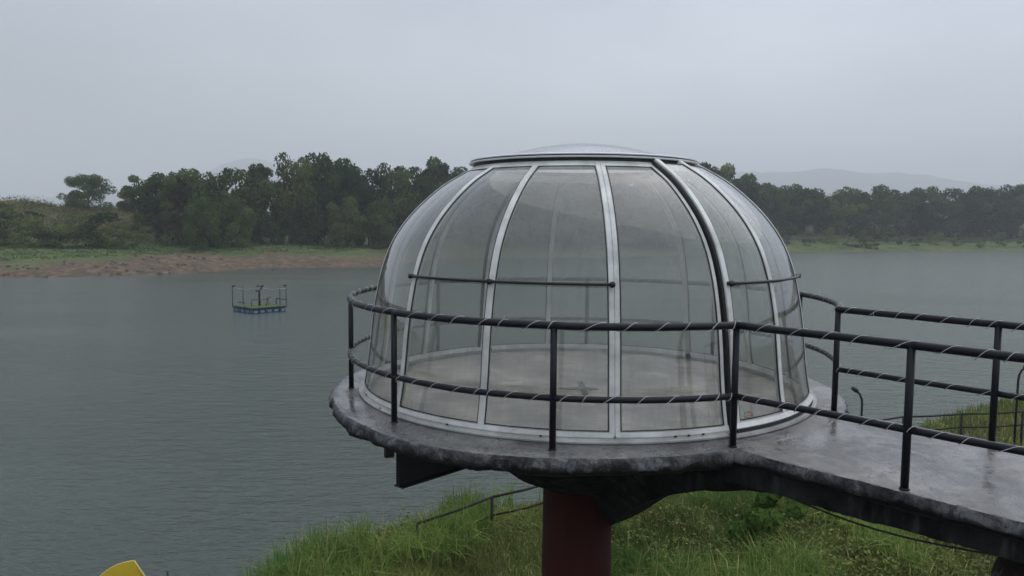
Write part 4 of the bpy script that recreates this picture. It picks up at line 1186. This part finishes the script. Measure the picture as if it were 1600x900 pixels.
# the wood behind the front row, one mass
X, Y, Z, d, rng = scatter_far(1500, (-45, 260), (190, 400), lambda X, Y, d: (d > 52) & (d < 120), 26)
leafy("far_wood", X, Y, Z, rng.uniform(5, 9.5, len(X)), rng.uniform(2.5, 5, len(X)), 90, 0.62, (0.013, 0.027, 0.010), (0.070, 0.100, 0.034), rng)
X, Y, Z, d, rng = scatter_far(260, (-78, -12), (140, 240), lambda X, Y, d: (d > 44) & (d < 90) & (X > -66 + (Y - 140) * -0.1), 27)
leafy("far_wood", X, Y, Z, rng.uniform(3.5, 7, len(X)), rng.uniform(2, 4, len(X)), 110, 0.42, (0.013, 0.027, 0.010), (0.070, 0.100, 0.034), rng)

# rocks on the sand bar
rv, rf = [], []
rr_ = random.Random(5)
bx, by = [], []
for i in range(3200):
    x = rr_.uniform(-100, -16); y = rr_.uniform(92, 160); bx.append(x); by.append(y)
_, dd_ = far_z(np.array(bx), np.array(by), np.zeros(len(bx))); zz_, _ = far_z(np.array(bx), np.array(by))
mb = MB()
for x, y, d_, z in zip(bx, by, dd_, zz_):
    lim = 12 if x < -46 else 3.5
    if not (-0.6 < d_ < lim) or rr_.random() < (0.1 if x < -46 else 0.45) or mnoise.noise((x * 0.16, y * 0.3, 3)) < -0.12: continue
    s = rr_.uniform(0.08, 0.42) ** 1.2 * (1.5 if rr_.random() < .15 else 1) * (1 if x < -42 else 0.6)
    P = [(x + s * 1.3 * math.cos(a) * rr_.uniform(.7, 1.2), y + s * math.sin(a) * rr_.uniform(.7, 1.2), z - 0.1) for a in (0, 1.1, 2.2, 3.3, 4.3, 5.3)]
    P += [(x + s * .7 * math.cos(a + .4) * rr_.uniform(.6, 1.2), y + s * .6 * math.sin(a + .4), z + s * rr_.uniform(.35, .8)) for a in (0, 1.1, 2.2, 3.3, 4.3, 5.3)]
    mb.add(P, [(k, (k + 1) % 6, 6 + (k + 1) % 6, 6 + k) for k in range(6)] + [(6, 7, 8, 9, 10, 11)])
kind(mb.build("shore_rocks", m_simple("shore rock", (0.10, 0.08, 0.07), 0.85, var=0.6, scale=0.7, bump=0.2)), "stuff")

# ------------------------------------------------------------------ near grass and weeds
def near_pts(n, xr, yr, seed, dmin=0.1):
    rng = np.random.default_rng(seed); X = rng.uniform(*xr, n); Y = rng.uniform(*yr, n)
    d = -polydist(NEAR_SHORE, X, Y); k = d > dmin
    X, Y, d = X[k], Y[k], d[k]
    # keep what lies in the cone the bank is seen through
    k = (np.abs(X) < 0.72 * Y + 1.5); return X[k], Y[k], d[k], rng
def zq(X, Y, d):
    gx = np.arange(-9, 32, 0.5); gy = np.arange(5, 44, 0.5)
    if not hasattr(zq, "Z"):
        A, B = np.meshgrid(gx, gy); zq.Z, _ = near_z(A, B)
    i = np.clip((X + 9) / 0.5, 0, len(gx) - 2.001); j = np.clip((Y - 5) / 0.5, 0, len(gy) - 2.001)
    i0, j0 = i.astype(int), j.astype(int); fi, fj = i - i0, j - j0; Zg = zq.Z
    return Zg[j0, i0] * (1 - fi) * (1 - fj) + Zg[j0, i0 + 1] * fi * (1 - fj) + Zg[j0 + 1, i0] * (1 - fi) * fj + Zg[j0 + 1, i0 + 1] * fi * fj
def lowf(X, Y, sc, seed):
    rs = np.random.default_rng(seed); out = np.zeros(len(X))
    for k in range(7):
        a = rs.uniform(0, 6.28); f = sc * rs.uniform(0.6, 2.2); out += np.sin((X * math.cos(a) + Y * math.sin(a)) * f + rs.uniform(0, 6.28))
    return out / 7 * 1.6
def blades(name, X, Y, d, rng, per, Lr, wid, spread, bend, cols, lenmod=None):
    n0 = len(X); idx = np.repeat(np.arange(n0), per); n = n0 * per
    Z = zq(X, Y, d)
    ang = rng.uniform(0, 2 * np.pi, n); sp = rng.uniform(0.0, 1, n) ** 0.7 * bend
    L = rng.uniform(*Lr, n) * (1 if lenmod is None else lenmod[idx])
    bx = X[idx] + rng.normal(size=n) * spread; by = Y[idx] + rng.normal(size=n) * spread; bz = Z[idx] - 0.04
    dx, dy = np.cos(ang), np.sin(ang); px, py = -dy, dx; w = wid * rng.uniform(0.6, 1.4, n)
    B = np.stack([bx, by, bz], 1); S = np.stack([px, py, np.zeros(n)], 1)
    Mid = B + np.stack([dx * sp * L * 0.22, dy * sp * L * 0.22, L * 0.58], 1)
    Tip = B + np.stack([dx * sp * L * 0.75, dy * sp * L * 0.75, L * (1 - 0.42 * sp ** 2)], 1)
    V = np.stack([B - S * w[:, None] * .5, B + S * w[:, None] * .5, Mid + S * w[:, None] * .42, Mid - S * w[:, None] * .42, Tip + S * w[:, None] * .06, Tip - S * w[:, None] * .06], 1).reshape(-1, 3)
    o = np.arange(n)[:, None] * 6
    Q = np.concatenate([o + np.array([[0, 1, 2, 3]]), o + np.array([[3, 2, 4, 5]])], 0)
    t = np.clip(0.5 + 0.5 * lowf(X, Y, 0.55, 4)[idx] + rng.normal(size=n) * 0.22, 0, 1)[:, None]
    c = np.array(cols[0]) * (1 - t) + np.array(cols[1]) * t
    dryp = (rng.uniform(0, 1, n) < 0.10 + 0.38 * np.clip(lowf(X, Y, 0.4, 9)[idx], 0, 1))[:, None]
    c = np.where(dryp, np.array(cols[2]) * rng.uniform(0.6, 1.1, n)[:, None], c)
    c = c * (0.86 + 0.56 * np.clip(0.5 + lowf(X, Y, 1.7, 17), 0, 1))[idx][:, None]
    return kind(obj(name, npmesh(name, V, Q, np.concatenate([c, c], 0)), SCM), "stuff")
GC = [(0.060, 0.105, 0.028), (0.19, 0.215, 0.060), (0.44, 0.36, 0.18)]
X, Y, d, rng = near_pts(30000, (-6, 9), (9.5, 23), 41)
k_ = lowf(X, Y, 1.3, 77) > -0.62; X, Y, d = X[k_], Y[k_], d[k_]
blades("long_grass", X, Y, d, rng, 11, (0.15, 0.5), 0.014, 0.08, 0.9, GC, 0.55 + 0.5 * np.clip(lowf(X, Y, 0.8, 2) + 0.5, 0, 1.3))
X, Y, d, rng = near_pts(9000, (7, 30), (14, 40), 42)
blades("long_grass", X, Y, d, rng, 8, (0.2, 0.6), 0.03, 0.10, 0.9, GC)
X, Y, d, rng = near_pts(3600, (-6, 8), (10, 20.5), 43)
k_ = (lowf(X, Y, 1.1, 31) > 0.15) | ((X < -3.2) & (rng.uniform(0, 1, len(X)) < 0.6)); X, Y, d = X[k_], Y[k_], d[k_]
blades("long_grass", X, Y, d, rng, 15, (0.45, 1.05), 0.020, 0.10, 1.15, [(0.065, 0.13, 0.03), (0.18, 0.25, 0.06), (0.34, 0.31, 0.13)])
# broad-leaved weeds, mostly under the walkway
def weeds(n, xr, yr, seed, per=26):
    X, Y, d, rng = near_pts(n, xr, yr, seed); k = lowf(X, Y, 0.7, 12) > -0.25; X, Y, d = X[k], Y[k], d[k]
    Z = zq(X, Y, d); n0 = len(X); idx = np.repeat(np.arange(n0), per); h = rng.uniform(0.15, 0.6, n0)
    u = rng.uniform(0, 1, n0 * per)
    P = np.stack([X[idx] + rng.normal(size=n0 * per) * 0.14, Y[idx] + rng.normal(size=n0 * per) * 0.14, Z[idx] + u * h[idx]], 1)
    V, Q = leaf_quads(P, 0.085, rng, aspect=0.55)
    t = (rng.uniform(0, 1, n0)[idx] * .6 + rng.uniform(0, .4, n0 * per))[:, None]
    C = np.array((0.075, 0.125, 0.034)) * (1 - t) + np.array((0.28, 0.31, 0.10)) * t
    rare = (rng.uniform(0, 1, n0 * per) < 0.012)[:, None]
    C = np.where(rare, np.array((0.24, 0.25, 0.17)), C)
    return kind(obj("weeds", npmesh("weeds", V, Q, C), SCM), "stuff")
weeds(2600, (1.5, 13), (9.5, 22), 51, 22); weeds(900, (-6, 2), (13, 21), 52); weeds(1500, (12, 30), (20, 38), 53)
